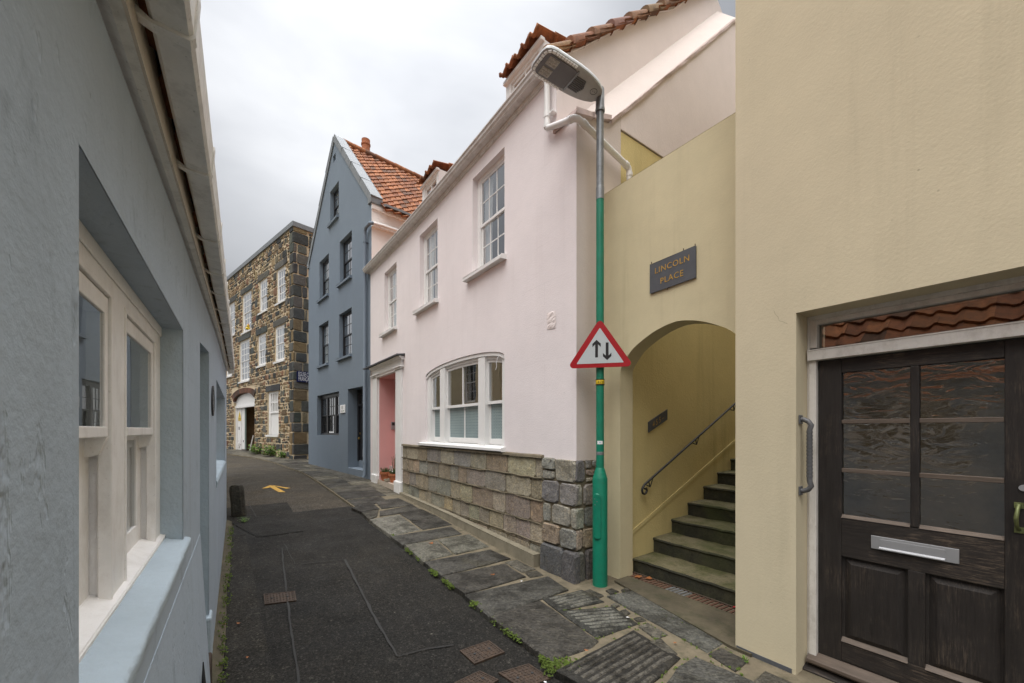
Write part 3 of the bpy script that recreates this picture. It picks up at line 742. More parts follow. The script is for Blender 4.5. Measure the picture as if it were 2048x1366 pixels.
# moss in the kerb joints: uncountable
mo = MB()
def mossy_blob(x, y, r, n):
    for _ in range(n):
        a = rng.uniform(0, 2 * PI); d = r * math.sqrt(rng.random()); px, py = x + d * math.cos(a), y + d * math.sin(a); z = gz(px, py) + rng.uniform(-.03, .012)
        s_ = rng.uniform(.006, .016); b = rng.uniform(0, 2 * PI); h_ = rng.uniform(.004, .016)
        mo.add([(px + s_ * math.cos(b), py + s_ * math.sin(b), z), (px + s_ * math.cos(b + 2), py + s_ * math.sin(b + 2), z), (px + s_ * math.cos(b + 4), py + s_ * math.sin(b + 4), z), (px, py, z + h_)], [(0, 1, 3), (1, 2, 3), (2, 0, 3)])
for i in range(260):
    k = rng.uniform(4.1, 8.2); x, y = pave(k, 0); x += .02 * rng.uniform(-1.4, .6); 
    if math.sin(k * 7) + math.sin(k * 17) > .1: mossy_blob(x - .015, y, .022, 7)
for i in range(40): mossy_blob(.32 + rng.uniform(-.09, .20), 2.80 + rng.uniform(-.06, .08) , .04, 16)
for i in range(26): mossy_blob(*PF.pt(rng.uniform(8.6, 9.4), rng.uniform(.02, .12)), .03, 8)
for k_ in 'EFGIJH':
    q_ = FLAGS[k_]
    for i in range(34):
        a_, b_ = q_[i % len(q_)], q_[(i + 1) % len(q_)]; f_ = rng.random(); mx_, my_ = sum(p[0] for p in q_) / len(q_), sum(p[1] for p in q_) / len(q_); x, y = a_[0] + (b_[0] - a_[0]) * f_, a_[1] + (b_[1] - a_[1]) * f_
        if rng.random() < .55: mossy_blob(mx_ + (x - mx_) * 1.09, my_ + (y - my_) * 1.09, .016, 5)
for i in range(50): mossy_blob(*PF.pt(rng.uniform(2.6, 7.0), rng.uniform(-.10, -.05)), .03, 4)
for i in range(120):
    u = rng.uniform(1.8, 7.4); mossy_blob(*LF.pt(u, -.05 - .03 * rng.random()), .03, 4)
struct('moss', mo, M['moss'], kind='stuff')
# ================================================================== PINK HOUSE
pk = Thing('pink_house', 'pale pink rendered house with white sash windows, arched bay window and rough stone base', 'house', PF, (3.9, 0, .15))
WINS = [(1.17, 2.02, 3.99, 5.46), (3.36, 4.19, 4.03, 5.51), (5.47, 6.35, 4.06, 5.56)]
BAY = [(3.65, 1.385), (6.35, 1.385), (6.35, 2.675)] + [(5.0 + 1.35 * math.cos(a), 2.675 + .165 * math.sin(a)) for a in [PI * k / 16 for k in range(1, 16)]] + [(3.65, 2.675)]
wl = MB()
wl.face([(0, -.3), (.76, -.3), (.76, 2.95), (2.07, 2.95), (2.07, -.3), (7.748, -.3), (7.748, 5.10), (7.42, 5.10), (7.42, 6.0), (0, 6.0)],
        [(rect(*w), .10) for w in WINS] + [(BAY, .09)], mpf())
pk.part('wall', wl, M['pink'])
for a, b, c, d in WINS:
    sash_window(pk, a, b, c, d, .085, 3, 2, 2, 'white', 'glass', fr=.065, jam=.085, sill=(.16, .05, .085, .065), cm='curtain_grey' if a > 4 else 'curtain', dark='dim')
# porch recess: salmon reveal, ceiling, floor, door
po = MB(); po.box(.56, .76, .004, 1.1, -.3, 3.3); po.box(.76, 2.07, .004, 1.1, 2.95, 3.2); po.box(2.07, 2.25, .004, 1.1, -.3, 3.3)
pk.part('porch_reveal', po, M['salmon'])
dp = MB(); dp.box(.76, .80, .40, .47, .40, 2.95); dp.box(2.02, 2.07, .40, .47, .40, 2.95); dp.box(.80, 2.02, .40, .47, 2.86, 2.95)
dfr = pk.part('door_frame', dp, M['white'], bev=.004)
dl = MB(); dl.box(.80, 2.02, .45, .50, .40, 2.86)
for x in (.92, 1.48):
    for z0, z1 in ((.55, 1.25), (1.4, 2.1), (2.2, 2.7)): dl.box(x, x + .42, .44, .46, z0, z1)
pk.part('door', dl, M['salmon'], bev=.01)
ds = MB(); ds.prism([(.76, -.03, .20), (2.04, -.05, .10), (2.04, -.05, .385), (.76, -.03, .39)], (0, 1.0, 0)); pk.part('doorstep', ds, M['step_pink'], bev=.025)
for a, b, lo in ((.33, .74, .2), (2.06, 2.46, .12)):
    pm = MB(); pm.box(a + .03, b - .03, -.05, .02, lo, 2.98)
    p = pk.part('pilaster', pm, M['white'], bev=.006)
    q = MB(); q.box(a, b, -.085, .02, lo - .2, .52); pk.part('pilaster_base', q, M['white'], p, bev=.02)
    q = MB(); q.box(a - .0, b + .0, -.075, .02, 2.985, 3.02); q.box(a - .03, b + .03, -.10, .02, 3.02, 3.05); pk.part('capital', q, M['white'], p, bev=.006)
em = MB(); em.box(.33, 2.46, -.055, .02, 3.05, 3.17); em.sweep([(.02, 3.17), (-.06, 3.17), (-.08, 3.20), (-.11, 3.22), (-.12, 3.25), (.02, 3.25)], [(.27, 0, 0), (2.52, 0, 0)])
em.sweep([(.02, 2.955), (-.052, 2.955), (-.07, 2.97), (-.07, 2.985), (.02, 2.985)], [(.72, 0, 0), (2.10, 0, 0)])
pk.part('entablature', em, M['white'])
em = MB(); em.prism([(-.02, -.19, 3.25), (-.02, .02, 3.275), (-.02, .02, 3.30), (-.02, -.19, 3.275)], (2.58, 0, 0)); pk.part('porch_slab', em, M['slate_sign'], bev=.006)
ic = MB(); ic.box(.758, .785, .30, .40, 1.66, 1.86); icm = pk.part('intercom', ic, M['alu'], bev=.006)
ic = MB(); ic.box(.784, .788, .315, .385, 1.77, 1.845); pk.part('intercom_screen', ic, M['dark'], icm)
# ---- arched bay window
bw = MB()
def arc_z(u, lower=0.): 
    t = max(-1, min(1, (u - 5.0) / 1.35)); return 2.675 + .165 * math.sqrt(max(0, 1 - t * t)) - lower
W0 = .035
def archbar(m, u0, u1, lo0, lo1, w0, w1, n=18):
    pts = [(u0 + (u1 - u0) * i / n) for i in range(n + 1)]
    pl = [(u, arc_z(u, lo0)) for u in pts] + [(u, arc_z(u, lo1)) for u in reversed(pts)]
    m.prism([(a, w0, b) for a, b in pl], (0, w1 - w0, 0))
archbar(bw, 3.652, 6.348, .004, .055, W0 - .02, W0 + .12); archbar(bw, 3.70, 6.30, .055, .10, W0 + .012, W0 + .12)
bw.box(3.652, 3.80, W0, W0 + .12, 1.42, arc_z(3.70, .05)); bw.box(6.24, 6.348, W0, W0 + .12, 1.42, arc_z(6.30, .05))
for a, b in ((4.24, 4.44), (5.60, 5.80)): bw.box(a, b, W0 - .012, W0 + .12, 1.42, arc_z((a + b) / 2, .06))
bay = pk.part('bay_window', bw, M['white'], bev=.005)
LIGHTS = [(3.80, 4.24, 1), (4.44, 5.60, 2), (5.80, 6.24, 1)]
for a, b, nc in LIGHTS:
    rail = 2.055
    m = MB(); e = .003; st_ = .035
    m.box(a + e, a + st_, W0 + .03, W0 + .06, rail - .02, arc_z(a + .04, .11)); m.box(b - st_, b - e, W0 + .03, W0 + .06, rail - .02, arc_z(b - .04, .11))
    m.box(a + st_, b - st_, W0 + .026, W0 + .062, rail - .022, rail + .022); archbar(m, a + st_, b - st_, .10, .145, W0 + .031, W0 + .06, 8)
    for k in range(1, nc): m.box((a + b) / 2 - .012, (a + b) / 2 + .012, W0 + .032, W0 + .058, rail + .022, arc_z((a + b) / 2, .13))
    pk.part('sash', m, M['white'], bay, bev=.003)
    m = MB(); m.box(a + e, a + st_, W0 + .065, W0 + .095, 1.43, rail - .024); m.box(b - st_, b - e, W0 + .065, W0 + .095, 1.43, rail - .024); m.box(a + st_, b - st_, W0 + .066, W0 + .094, 1.43, 1.52)
    for k in range(1, nc): m.box((a + b) / 2 - .012, (a + b) / 2 + .012, W0 + .067, W0 + .093, 1.52, rail - .024)
    pk.part('sash', m, M['white'], bay, bev=.003)
    gm = MB(); n = 8; us = [a + st_ * .7 + (b - a - st_ * 1.4) * i / n for i in range(n + 1)]
    gm.add([(u, W0 + .045, rail) for u in us] + [(u, W0 + .045, arc_z(u, .12)) for u in us], [(i, i + 1, n + 2 + i, n + 1 + i) for i in range(n)])
    pk.part('pane', gm, M['glass'], bay)
    gm = MB().quad((a + .02, W0 + .08, 1.5), (b - .02, W0 + .08, 1.5), (b - .02, W0 + .08, rail), (a + .02, W0 + .08, rail)); pk.part('frosted_pane', gm, M['lace'], bay)
bk = MB(); bk.quad((3.65, .8, 1.3), (6.35, .8, 1.3), (6.35, .8, 2.9), (3.65, .8, 2.9)); bk.quad((3.65, .16, 1.3), (3.65, .8, 1.3), (3.65, .8, 2.9), (3.65, .16, 2.9)); bk.quad((6.35, .16, 1.3), (6.35, .8, 1.3), (6.35, .8, 2.9), (6.35, .16, 2.9))
bk.quad((3.65, .16, 2.88), (6.35, .16, 2.88), (6.35, .8, 2.88), (3.65, .8, 2.88)); pk.part('room_recess', bk, M['dim'], bay)
bs = MB(); bs.prism([(3.46, -.075, 1.355), (3.46, .08, 1.355), (3.46, .08, 1.43), (3.46, -.075, 1.395)], (2.92, 0, 0)); pk.part('sill', bs, M['white'], bay, bev=.006)
cd = MB(); cd.tube([(6.27, -.02, 2.69), (6.22, -.03, 2.66), (6.19, -.03, 2.60), (6.20, -.03, 2.54), (6.17, -.03, 2.50)], .005, 6); pk.part('loose_cord', cd, M['paper'], bay, smooth=60)
# ---- stone base
def pal_gran(big): return [(.37, .325, .25), (.33, .295, .23), (.40, .345, .26), (.30, .275, .225), (.37, .31, .22), (.34, .305, .235), (.28, .265, .235), (.33, .28, .205)]
gb = MB()
ZB = [-.3, .235, .51, .80, 1.062, 1.325]
for a, b in zip(ZB, ZB[1:]):
    stones(gb, 2.47, 7.20, a, b, [], lambda u, z, w: (u, -.012 + w, z), (b - a, b - a), (.26, .62), pal_gran, prot=.013, gap=.012, chips=0, bevel=.006, jit=.004)
pbase = pk.part('stone_base', gb, M['granite'])
qn = MB()
def pal_q(big): return [(.31, .30, .265), (.26, .26, .24), (.35, .31, .25), (.20, .205, .20), (.33, .285, .215)]
ZQ = [.33, .56, .80, 1.06, 1.325]
for a, b in zip(ZQ, ZQ[1:]): stones(qn, 7.20, 7.79, a, b, [], lambda u, z, w: (u, -.012 + w * 1.3, z), (b - a, b - a), (.28, .42), pal_q, prot=.030, gap=.018, chips=.12, bevel=.014, jit=.010)
for a, b in zip(ZQ, ZQ[1:]): stones(qn, -.04, .40, a, b, [], lambda w, z, d: (7.75 - d * 1.2, w, z), (b - a, b - a), (.22, .44), pal_q, prot=.025, gap=.018, chips=.15, bevel=.014, jit=.01)
stones(qn, 7.19, 7.83, -.3, .325, [], lambda u, z, w: (u, -.03 + w * 1.4, z), (.7, .7), (.7, .7), lambda b: [(.115, .12, .122)], prot=.045, gap=.015, chips=0, bevel=.016)
stones(qn, -.06, .39, -.3, .325, [], lambda w, z, d: (7.76 - d * 1.5, w, z), (.7, .7), (.5, .5), lambda b: [(.13, .125, .115)], prot=.04, gap=.015, chips=0, bevel=.016)
pk.part('quoin_stones', qn, M['granite'])
mm = MB(); mm.box(2.47, 7.752, -.016, -.002, -.3, 1.31); mm.box(7.745, 7.756, -.002, .40, -.3, 1.31)
def rope(u0, u1, z, r=.011):
    n = int((u1 - u0) / .14); mm.tube([(u0 + (u1 - u0) * i / n, -.034, z + rng.uniform(-.009, .009)) for i in range(n + 1)], [r * rng.uniform(.5, 1.3) for _ in range(n + 1)], 6)
for z in ZB[2:-1]: rope(2.47, 7.2, z)
rope(2.47, 7.2, .28, .009)
mm.sweep([(.0, 1.312), (-.052, 1.312), (-.045, 1.34), (0, 1.352)], [(2.47 + i * .2365, rng.uniform(-.004, .004), rng.uniform(-.004, .004)) for i in range(21)])
pk.part('pointing', mm, M['pointing'], pbase, smooth=60)
sk = MB(); sk.prism([(2.50, -.105, .1), (7.16, -.13, -.2), (7.16, -.13, .155), (6.4, -.13, .185), (5.5, -.125, .225), (4.6, -.12, .265), (3.6, -.115, .285), (2.50, -.105, .31)], (0, .1, 0))
pk.part('cement_skirting', sk, M['concrete'], bev=.015)
# ---- gable, flank wall, verge tiles
PITCH = .864
gw = MB(); gw.prism([(7.419, .004, 4.9), (7.419, .004, 6.0), (7.419, 3.5, 6.0 + PITCH * 3.5), (7.419, 7, 6.0), (7.419, 7, 4.9)], (-.3, 0, 0)); pk.part('gable_wall', gw, M['pink_side'])
fw = MB(); prof = [(0.003, -.3), (.74, -.3), (.74, 5.27), (6, 5.27), (6, 8.2), (3.5, 8.2), (.55, 5.255), (.40, 5.215), (.003, 5.10)]
fw.prism([(7.746, w, z) for w, z in prof], (-.325, 0, 0)); fl_ = pk.part('flank_wall', fw, M['pink_return'])
fwz = MB(); q4 = lambda w: [(7.744, w, 5.25 + .9966 * (w - .528)), (7.42, w, 5.64 + .9966 * (w - .528)), (7.42, w, 5.0 + .9966 * (w - .528)), (7.744, w, 5.2 + .9966 * (w - .528))]
fwz.add(q4(.50) + q4(3.6), [(0, 1, 5, 4), (1, 2, 6, 5), (3, 0, 4, 7), (0, 3, 2, 1), (4, 5, 6, 7)]); pk.part('flank_weathering', fwz, M['pink_return'], fl_)
up = MB(); up.prism([(7.7475, .745, 5.275), (7.7475, 6, 5.275), (7.7475, 6, 8.25), (7.7475, 3.5, 8.25), (7.7475, .745, 5.482)], (-.012, 0, 0)); pk.part('flank_render', up, M['pink_side'], fl_)
cp = MB()
stn = [(.0, 5.10), (.25, 5.16), (.53, 5.262)] ; a = .53
for (w0, z0), (w1, z1) in zip(stn, stn[1:]): cp.prism([(7.40, w0 - .03, z0), (7.40, w1, z1), (7.40, w1, z1 + .05), (7.40, w0 - .03, z0 + .05)], (.385, 0, 0))
pk.part('flank_coping', cp, M['pink_coping'], fl_, bev=.008)
cp = MB(); n = 22
cp.sweep([(7.736, -.035), (7.736, .01), (7.772, .012), (7.768, -.028)], [(0, 0, 0)], closed=False)
cp.v = []; cp.f = []
for i in range(n + 1):
    t = i / n; w = .55 + 3.0 * t; z = 5.28 + 2.985 * t + rng.uniform(-.01, .006)
    cp.v += [(7.735, w, z - .05), (7.735, w, z + .012), (7.775 + rng.uniform(-.008, .006), w, z + .004), (7.770 + rng.uniform(-.008, .006), w, z - .045 + rng.uniform(-.008, .008))]
for i in range(n):
    for k in range(4): cp.f.append([i * 4 + k, i * 4 + (k + 1) % 4, i * 4 + 4 + (k + 1) % 4, i * 4 + 4 + k])
pk.part('flank_drip_edge', cp, M['pink_coping'], fl_)
rf = MB(); cs = math.cos(math.atan(PITCH)); sn = math.sin(math.atan(PITCH))
def mp_roof(a, b, h): return (a, -.03 + b * cs - h * sn, 5.95 + b * sn + h * cs)
pantiles(rf, mp_roof, 7.50, 4.85, per=.25, row=.33)
roof = pk.part('roof', rf, M['tile'], smooth=50)
rb = MB(); rb.box(0, 7.4, 3.4, 6.9, 8.5, 8.6); rb.prism([(0.01, 3.45, 9.0), (.01, 7, 5.95), (.01, 6.8, 5.9), (.01, 3.45, 8.8)], (7.4, 0, 0)); pk.part('rear_slope', rb, M['tile'], roof)
vg = MB()
for k in range(11):
    w0 = -.13 + k * .36; c = tuple(x * rng.uniform(.7, 1.1) for x in ((.33, .15, .07) if rng.random() < .6 else (.24, .15, .085)))
    path = []; n = 7
    vs = []
    for e, (wq, sc_) in enumerate(((w0 - .03, 1.10), (w0 + .37, .88))):
        zq = 6.035 + PITCH * (wq) + (.035 if e == 0 else 0)
        for i in range(n + 1):
            a = PI * i / n * .82 - .05
            vs.append((7.36 + .105 * math.cos(a) * sc_ + .03, wq - .01 * math.sin(a), zq - .015 + .105 * math.sin(a) * sc_))
        vs.append((7.37, wq, zq - .03)); vs.append((7.50, wq, zq - .05))
    m = n + 3
    vg.add(vs, [(i, (i + 1) % m, m + (i + 1) % m, m + i) for i in range(m)] + [tuple(range(m)), tuple(range(m, 2 * m))], c)
pk.part('verge_tiles', vg, M['tile'], roof, smooth=40)
cb = MB(); P_ = [(0.085, 6.04), (0.389, 6.296), (0.685, 6.567), (1.24, 7.072), (1.871, 7.623), (2.284, 7.911), (2.664, 8.297)]
cb.tube([(7.430, w, z) for w, z in P_], .009, 6); pk.part('cable', cb, M['pink_side'], smooth=60)
# ---- gutter along the eaves
gt = MB(); sag = lambda u: -.07 * math.sin(PI * max(0, min(1, u / 7.4))); stt = [(-.17, 0, 0)] + [(.5 * i, 0, sag(.5 * i)) for i in range(0, 15)] + [(7.46, 0, 0)]
gt.sweep([(-.005, 5.862), (-.115, 5.862), (-.121, 5.868), (-.123, 5.882), (-.146, 5.902), (-.15, 5.935), (-.166, 5.948), (-.166, 5.965), (-.15, 5.965), (-.115, 5.90), (-.005, 5.90)], stt)
gut = pk.part('gutter', gt, M['gutter_pink'])
ec = MB(); ec.prism([(7.461, -.005, 5.852), (7.461, -.122, 5.852), (7.461, -.155, 5.895), (7.461, -.175, 5.94), (7.461, -.175, 5.985), (7.461, -.005, 5.985)], (.012, 0, 0))
ec.prism([(7.461, -.008, 5.85), (7.461, -.008, 5.861), (7.461, -.12, 5.861), (7.461, -.12, 5.85)], (-.10, 0, 0)); pk.part('end_cap', ec, M['gutter_pink'], gut)
mo_ = MB(); mo_.sweep([(.0, 5.805), (-.016, 5.808), (-.02, 5.83), (-.032, 5.838), (-.034, 5.86), (-.0, 5.86)], [(-.02, 0, 0)] + [(.5 * i, 0, sag(.5 * i)) for i in range(0, 15)] + [(7.42, 0, 0)]); pk.part('eaves_moulding', mo_, M['gutter_pink'], gut)
# ---- downpipe: down the front, along to the corner, round and down behind the archway wall
dpz = MB()
dpz.tube([(7.33, -.09, 5.84), (7.33, -.075, 5.76), (7.33, -.065, 5.68), (7.33, -.065, 5.30), (7.33, -.065, 5.22), (7.345, -.065, 5.175), (7.40, -.065, 5.155), (7.60, -.072, 5.075), (7.72, -.08, 5.03), (7.785, -.085, 5.005), (7.82, -.05, 4.99), (7.825, .02, 4.975), (7.825, .45, 4.865), (7.825, .72, 4.80), (7.825, .785, 4.775), (7.825, .80, 4.72), (7.825, .80, 4.55)], .034, 14)
dwn = pk.part('downpipe', dpz, M['white'], smooth=60)
cl = MB()
for p, d in (((7.33, -.065, 5.34), (0, 0, .035)), ((7.33, -.065, 5.205), (0, 0, .02)), ((7.74, -.081, 5.02), (.02, 0, -.007)), ((7.825, .04, 4.97), (0, .03, -.008)), ((7.825, .74, 4.795), (0, .02, -.006)), ((7.825, .80, 4.70), (0, 0, .02))):
    pk.part('pipe_collar', MB().tube([Vector(p) - Vector(d), Vector(p) + Vector(d)], .040, 14), M['white'], dwn, smooth=40)
cl.box(7.36, 7.43, -.068, -.0, 5.33, 5.345); pk.part('pipe_bracket', cl, M['white'], dwn, smooth=40)
lw_ = MB(); lw_.tube([(7.825, .80, 4.55), (7.825, .80, 3.2)], .036, 12); pk.part('lower_pipe', lw_, M['yellow_arch'], dwn, label='lower length of pipe painted mustard', smooth=60)
# ---- bare patch of render
sc_ = MB(); vs = []
N = 9
for j in range(N + 1):
    for i in range(6): vs.append((7.26 + .15 * i / 5 + rng.uniform(-.012, .012) * (0 if 0 < i < 5 else 1), -.004 - (0 if i in (0, 5) or j in (0, N) else rng.uniform(.001, .008)), 2.84 + .21 * j / N + rng.uniform(-.01, .01)))
sc_.add(vs, [(j * 6 + i, j * 6 + i + 1, j * 6 + 7 + i, j * 6 + 6 + i) for j in range(N) for i in range(5)]); pk.part('damaged_render', sc_, M['pink_side'])
# ---- two dormers
for (ua, ub) in ((6.04, 6.90), (2.92, 3.72)):
    W = .24; zb, zt = 6.20, 6.76
    d = MB(); d.face(rect(ua, ub, zb - .3, zt), [(rect(ua + .13, ub - .10, zb + .12, zt - .09), .05)], mpf(W))
    d.box(ua, ua + .04, W + .003, W + 1.2, zb - .3, zt - .01); d.box(ub - .04, ub, W + .003, W + 1.2, zb - .3, zt - .01)
    dm = pk.part('dormer', d, M['white'], label='dormer nearest the lamp head' if ua > 5 else 'small dormer farther down the roof')
    d = MB(); a, b, z0, z1 = ua + .13, ub - .10, zb + .12, zt - .09
    d.box(a, a + .045, W + .02, W + .06, z0, z1); d.box(b - .045, b, W + .02, W + .06, z0, z1); d.box(a + .045, b - .045, W + .02, W + .06, z0, z0 + .045); d.box(a + .045, b - .045, W + .02, W + .06, z1 - .045, z1); d.box((a + b) / 2 - .015, (a + b) / 2 + .015, W + .022, W + .058, z0 + .045, z1 - .045)
    pk.part('dormer_window', d, M['white'], dm, bev=.003)
    d = MB().quad((a, W + .045, z0), (b, W + .045, z0), (b, W + .045, z1), (a, W + .045, z1)); pk.part('pane', d, M['glass'], dm)
    d = MB().quad((a, W + .3, z0), (b, W + .3, z0), (b, W + .3, z1), (a, W + .3, z1)); pk.part('room_recess', d, M['dark'], dm)
    d = MB(); sl = .22
    d.box(ua - .01, ub + .01, W - .05, W + .02, zt - .045, zt + .005)
    pk.part('dormer_fascia', d, M['white'], dm, bev=.006)
    d = MB(); pantiles(d, lambda x, y, h: (ua - .01 + x, W - .07 + y * .97 - h * .24, zt + .045 + y * .24 + h * .97), ub - ua + .04, 1.3, per=.20, row=.36, amp=.026, step=.03)
    pk.part('dormer_roof', d, M['tile'], dm, smooth=50, solid=.03)

# ================================================================== ARCHWAY WALL, STEPS, RAIL, PLAQUES
aw = Thing('archway_wall', 'mustard yellow wall with a round-headed arch over stone steps, behind the lamp post', 'wall', PF, (8.6, .41, 0))
AP = [(8.007, 2.28), (8.025, 2.345), (8.075, 2.412), (8.18, 2.519), (8.361, 2.618), (8.518, 2.673), (8.68, 2.698), (8.842, 2.673), (8.999, 2.618), (9.18, 2.519), (9.285, 2.412), (9.335, 2.345), (9.353, 2.28)]
def smooth_line(P, k=6):
    o = []
    for i in range(len(P) - 1):
        a, b, c, d = P[max(0, i - 1)], P[i], P[i + 1], P[min(len(P) - 1, i + 2)]
        for j in range(k):
            t = j / k; o.append(tuple(.5 * (2 * b[q] + (c[q] - a[q]) * t + (2 * a[q] - 5 * b[q] + 4 * c[q] - d[q]) * t * t + (3 * b[q] - a[q] - 3 * c[q] + d[q]) * t ** 3) for q in (0, 1)))
    return o + [P[-1]]
AP = smooth_line([(8.007, 2.15)] + AP + [(9.353, 2.15)])
m = MB(); out = [(7.75, -.3), (8.007, -.3)] + AP + [(9.353, -.3), (9.62, -.3), (9.62, 4.355), (7.75, 4.355)]
m.prism([(u, .41, z) for u, z in out], (0, .215, 0)); am = aw.part('arch_wall', m, M['yellow_arch'], bev=.012)
m = MB(); m.box(7.55, 7.735, .745, 8, -.3, 5.255); m.box(7.737, 7.90, .63, 8, -.3, 3.25); m.box(7.5, 9.9, 8, 8.2, -.3, 6); aw.part('passage_wall', m, M['yellow_alley'])
m = MB(); z0 = .435; k_ = .421
m.prism([(7.902, .66, z0 - .05), (7.902, 7.8, z0 - .05 + k_ * 7.14), (7.902, 7.8, z0 + k_ * 7.14), (7.902, .66, z0)], (.007, 0, 0)); aw.part('stair_string', m, M['yellow_alley'], bev=.004)
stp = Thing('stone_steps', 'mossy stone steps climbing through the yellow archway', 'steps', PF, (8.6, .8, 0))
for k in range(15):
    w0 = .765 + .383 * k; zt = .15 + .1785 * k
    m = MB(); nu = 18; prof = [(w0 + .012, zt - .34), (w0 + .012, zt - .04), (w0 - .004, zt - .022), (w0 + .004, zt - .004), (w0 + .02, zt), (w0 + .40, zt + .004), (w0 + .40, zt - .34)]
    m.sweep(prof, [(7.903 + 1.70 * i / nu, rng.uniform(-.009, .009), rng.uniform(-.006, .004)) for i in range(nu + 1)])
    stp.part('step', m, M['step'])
hr = Thing('handrail', 'black iron handrail with a scrolled end beside the stone steps', 'handrail', PF, (7.96, 2, .9))
m = MB(); z_h = lambda w: .985 + .478 * (w - .86)
scroll = [(7.965, .86 + .045 * math.cos(a) + .02 - .012 * a / 5, .935 + .055 * math.sin(a)) for a in [PI * .6 + k * .42 for k in range(14)]]
m.tube([(7.965, w, z_h(w)) for w in (5.2, 3.5, 2.5, 1.6, 1.05, .90)] + [(7.965, .862, .965)] + [(7.965, .855 + .0, .935), (7.965, .868, .905), (7.965, .90, .893), (7.965, .932, .905), (7.965, .945, .935), (7.965, .93, .96), (7.965, .905, .955)], .0135, 10)
hr.part('rail', m, M['iron'], smooth=60)
for w in (.98, 2.0, 3.02, 4.0):
    m = MB(); z = z_h(w); m.tube([(7.965, w, z), (7.965, w + .02, z - .06), (7.955, w + .045, z - .075), (7.90, w + .05, z - .06)], .007, 8); m.tube([(7.965, w + .09, z_h(w + .09)), (7.955, w + .045, z - .075)], .006, 8)
    hr.part('bracket', m, M['iron'], smooth=60)
pq = Thing('street_name_plaque', 'slate plaque with gold LINCOLN PLACE lettering above the arch', 'sign', PF, (8.646, .40, 3.05))
m = MB(); m.prism([(8.403, .392, 3.040), (8.889, .392, 3.054), (8.889, .392, 3.345), (8.403, .392, 3.333)], (0, .02, 0)); pq.part('slate', m, M['slate_sign'], bev=.003)
m = MB(); mpl = lambda x, y, z: (8.646 + x, .3905 - z, 3.0 + y + x * .026)
m.text('LINCOLN', .082, lambda x, y, z: mpl(x, y + .225, z), xs=.98, ext=.001, space=1.12); pq.part('upper_lettering', m, M['gold']); pq.part('lower_lettering', MB().text('PLACE', .082, lambda x, y, z: mpl(x, y + .105, z), xs=.98, ext=.001, space=1.12), M['gold'])
m = MB()
for u, z in ((8.42, 3.345), (8.77, 3.352), (8.885, 3.352), (8.60, 3.032)): m.lathe(u, .394, [(.004, z - .006), (.004, z + .012)], 8)
pq.part('fixing_pins', m, M['rust'])
nq = Thing('number_plaque', 'small dark slanting number plaque on the stair wall above the handrail', 'sign', PF, (7.905, 1.25, 1.7))
th_ = math.atan(.43); 
def npq(x, y, d): return (7.902 + d, 1.245 + x * math.cos(th_), 1.765 + x * math.sin(th_) + y)
m = MB(); m.prism([npq(-.21, -.065, 0), npq(.21, -.065, 0), npq(.21, .065, 0), npq(-.21, .065, 0)], (.012, 0, 0)); nq.part('slate', m, M['slate_sign'])
m = MB(); m.text('4 5 5 –', .10, lambda x, y, z: npq(x, y - .035, .0135), ext=0., xs=.9); nq.part('lettering', m, M['gold'])
dg_ = Thing('drain_grate', 'rusty iron drain grating across the foot of the steps', 'drain', PF, (8.7, .62, .0))
m = MB(); m.box(7.95, 9.5, .54, .556, -.05, .012); m.box(7.95, 9.5, .70, .716, -.05, .012); fr_ = dg_.part('frame', m, M['rust'])
m = MB()
for k in range(34):
    u = 7.96 + k * .0455; u2 = u + .012
    if not 11 <= k <= 15: m.prism([(u, .558, -.03), (u + .024, .558, -.03), (u + .024, .558, .008), (u, .558, .008)], (.012, .14, 0))
dg_.part('bars', m, M['rust_bars'])
m = MB()
for k in range(11, 16):
    u = 7.96 + k * .0455; m.prism([(u, .558, -.03), (u + .024, .558, -.03), (u + .024, .558, .008), (u, .558, .008)], (.012, .14, 0))
dg_.part('bare_bars', m, M['steel_bit'], label='bars worn to bare grey metal')
m = MB(); m.box(7.95, 9.5, .55, .72, -.13, -.12); dg_.part('trough', m, M['dark'])

# ================================================================== YELLOW HOUSE
yh = Thing('yellow_house', 'pale yellow rendered house wall with a dark half-glazed door', 'house', PF, (9.431, 0, 0))
m = MB(); m.face([(9.431, .035), (9.824, .03), (9.824, 2.437), (11.02, 2.437), (11.02, .03), (15, .03), (15, 9.2), (9.431, 9.2)], [], mpf())
m.box(9.431, 9.62, .003, 8, -.3, 9.2); yw = yh.part('wall', m, M['yellow'])
m = MB(); m.box(9.75, 9.824, .0015, .5, -.3, 2.437); m.box(11.02, 11.12, .0015, .5, -.3, 2.437); m.box(9.75, 11.12, .0015, .5, 2.437, 2.6); yh.part('door_reveal', m, M['yellow'])
m = MB(); m.box(9.436, 9.80, -.002, .02, -.3, .034); m.box(11.04, 15, -.002, .02, -.3, .03); yh.part('plinth', m, M['slate_sign'], bev=.004)
def door_tf(u, w, z):
    r = (-3.784 + .5795 * u) / (10.696 - .815 * u); k = (.815 - .5795 * r) / (.5795 + .815 * r)
    return (max(u - k * .19, 9.8245), w + .125, 1.65 + (z - 1.65) * 1.061)
yh.tf = door_tf; W = .065
m = MB(); m.box(9.884, 9.90, W, W + .12, .10, 2.437); m.box(9.90, 9.94, W - .012, W + .12, .13, 2.10); m.box(10.94, 11.02, W, W + .12, .10, 2.437)
m.box(9.90, 10.94, W, W + .12, 2.365, 2.437); m.box(9.90, 9.94, W + .004, W + .12, 2.185, 2.365); m.box(9.94, 10.94, W + .01, W + .12, 2.335, 2.365)
df = yh.part('door_frame', m, M['grey_white'], bev=.004)
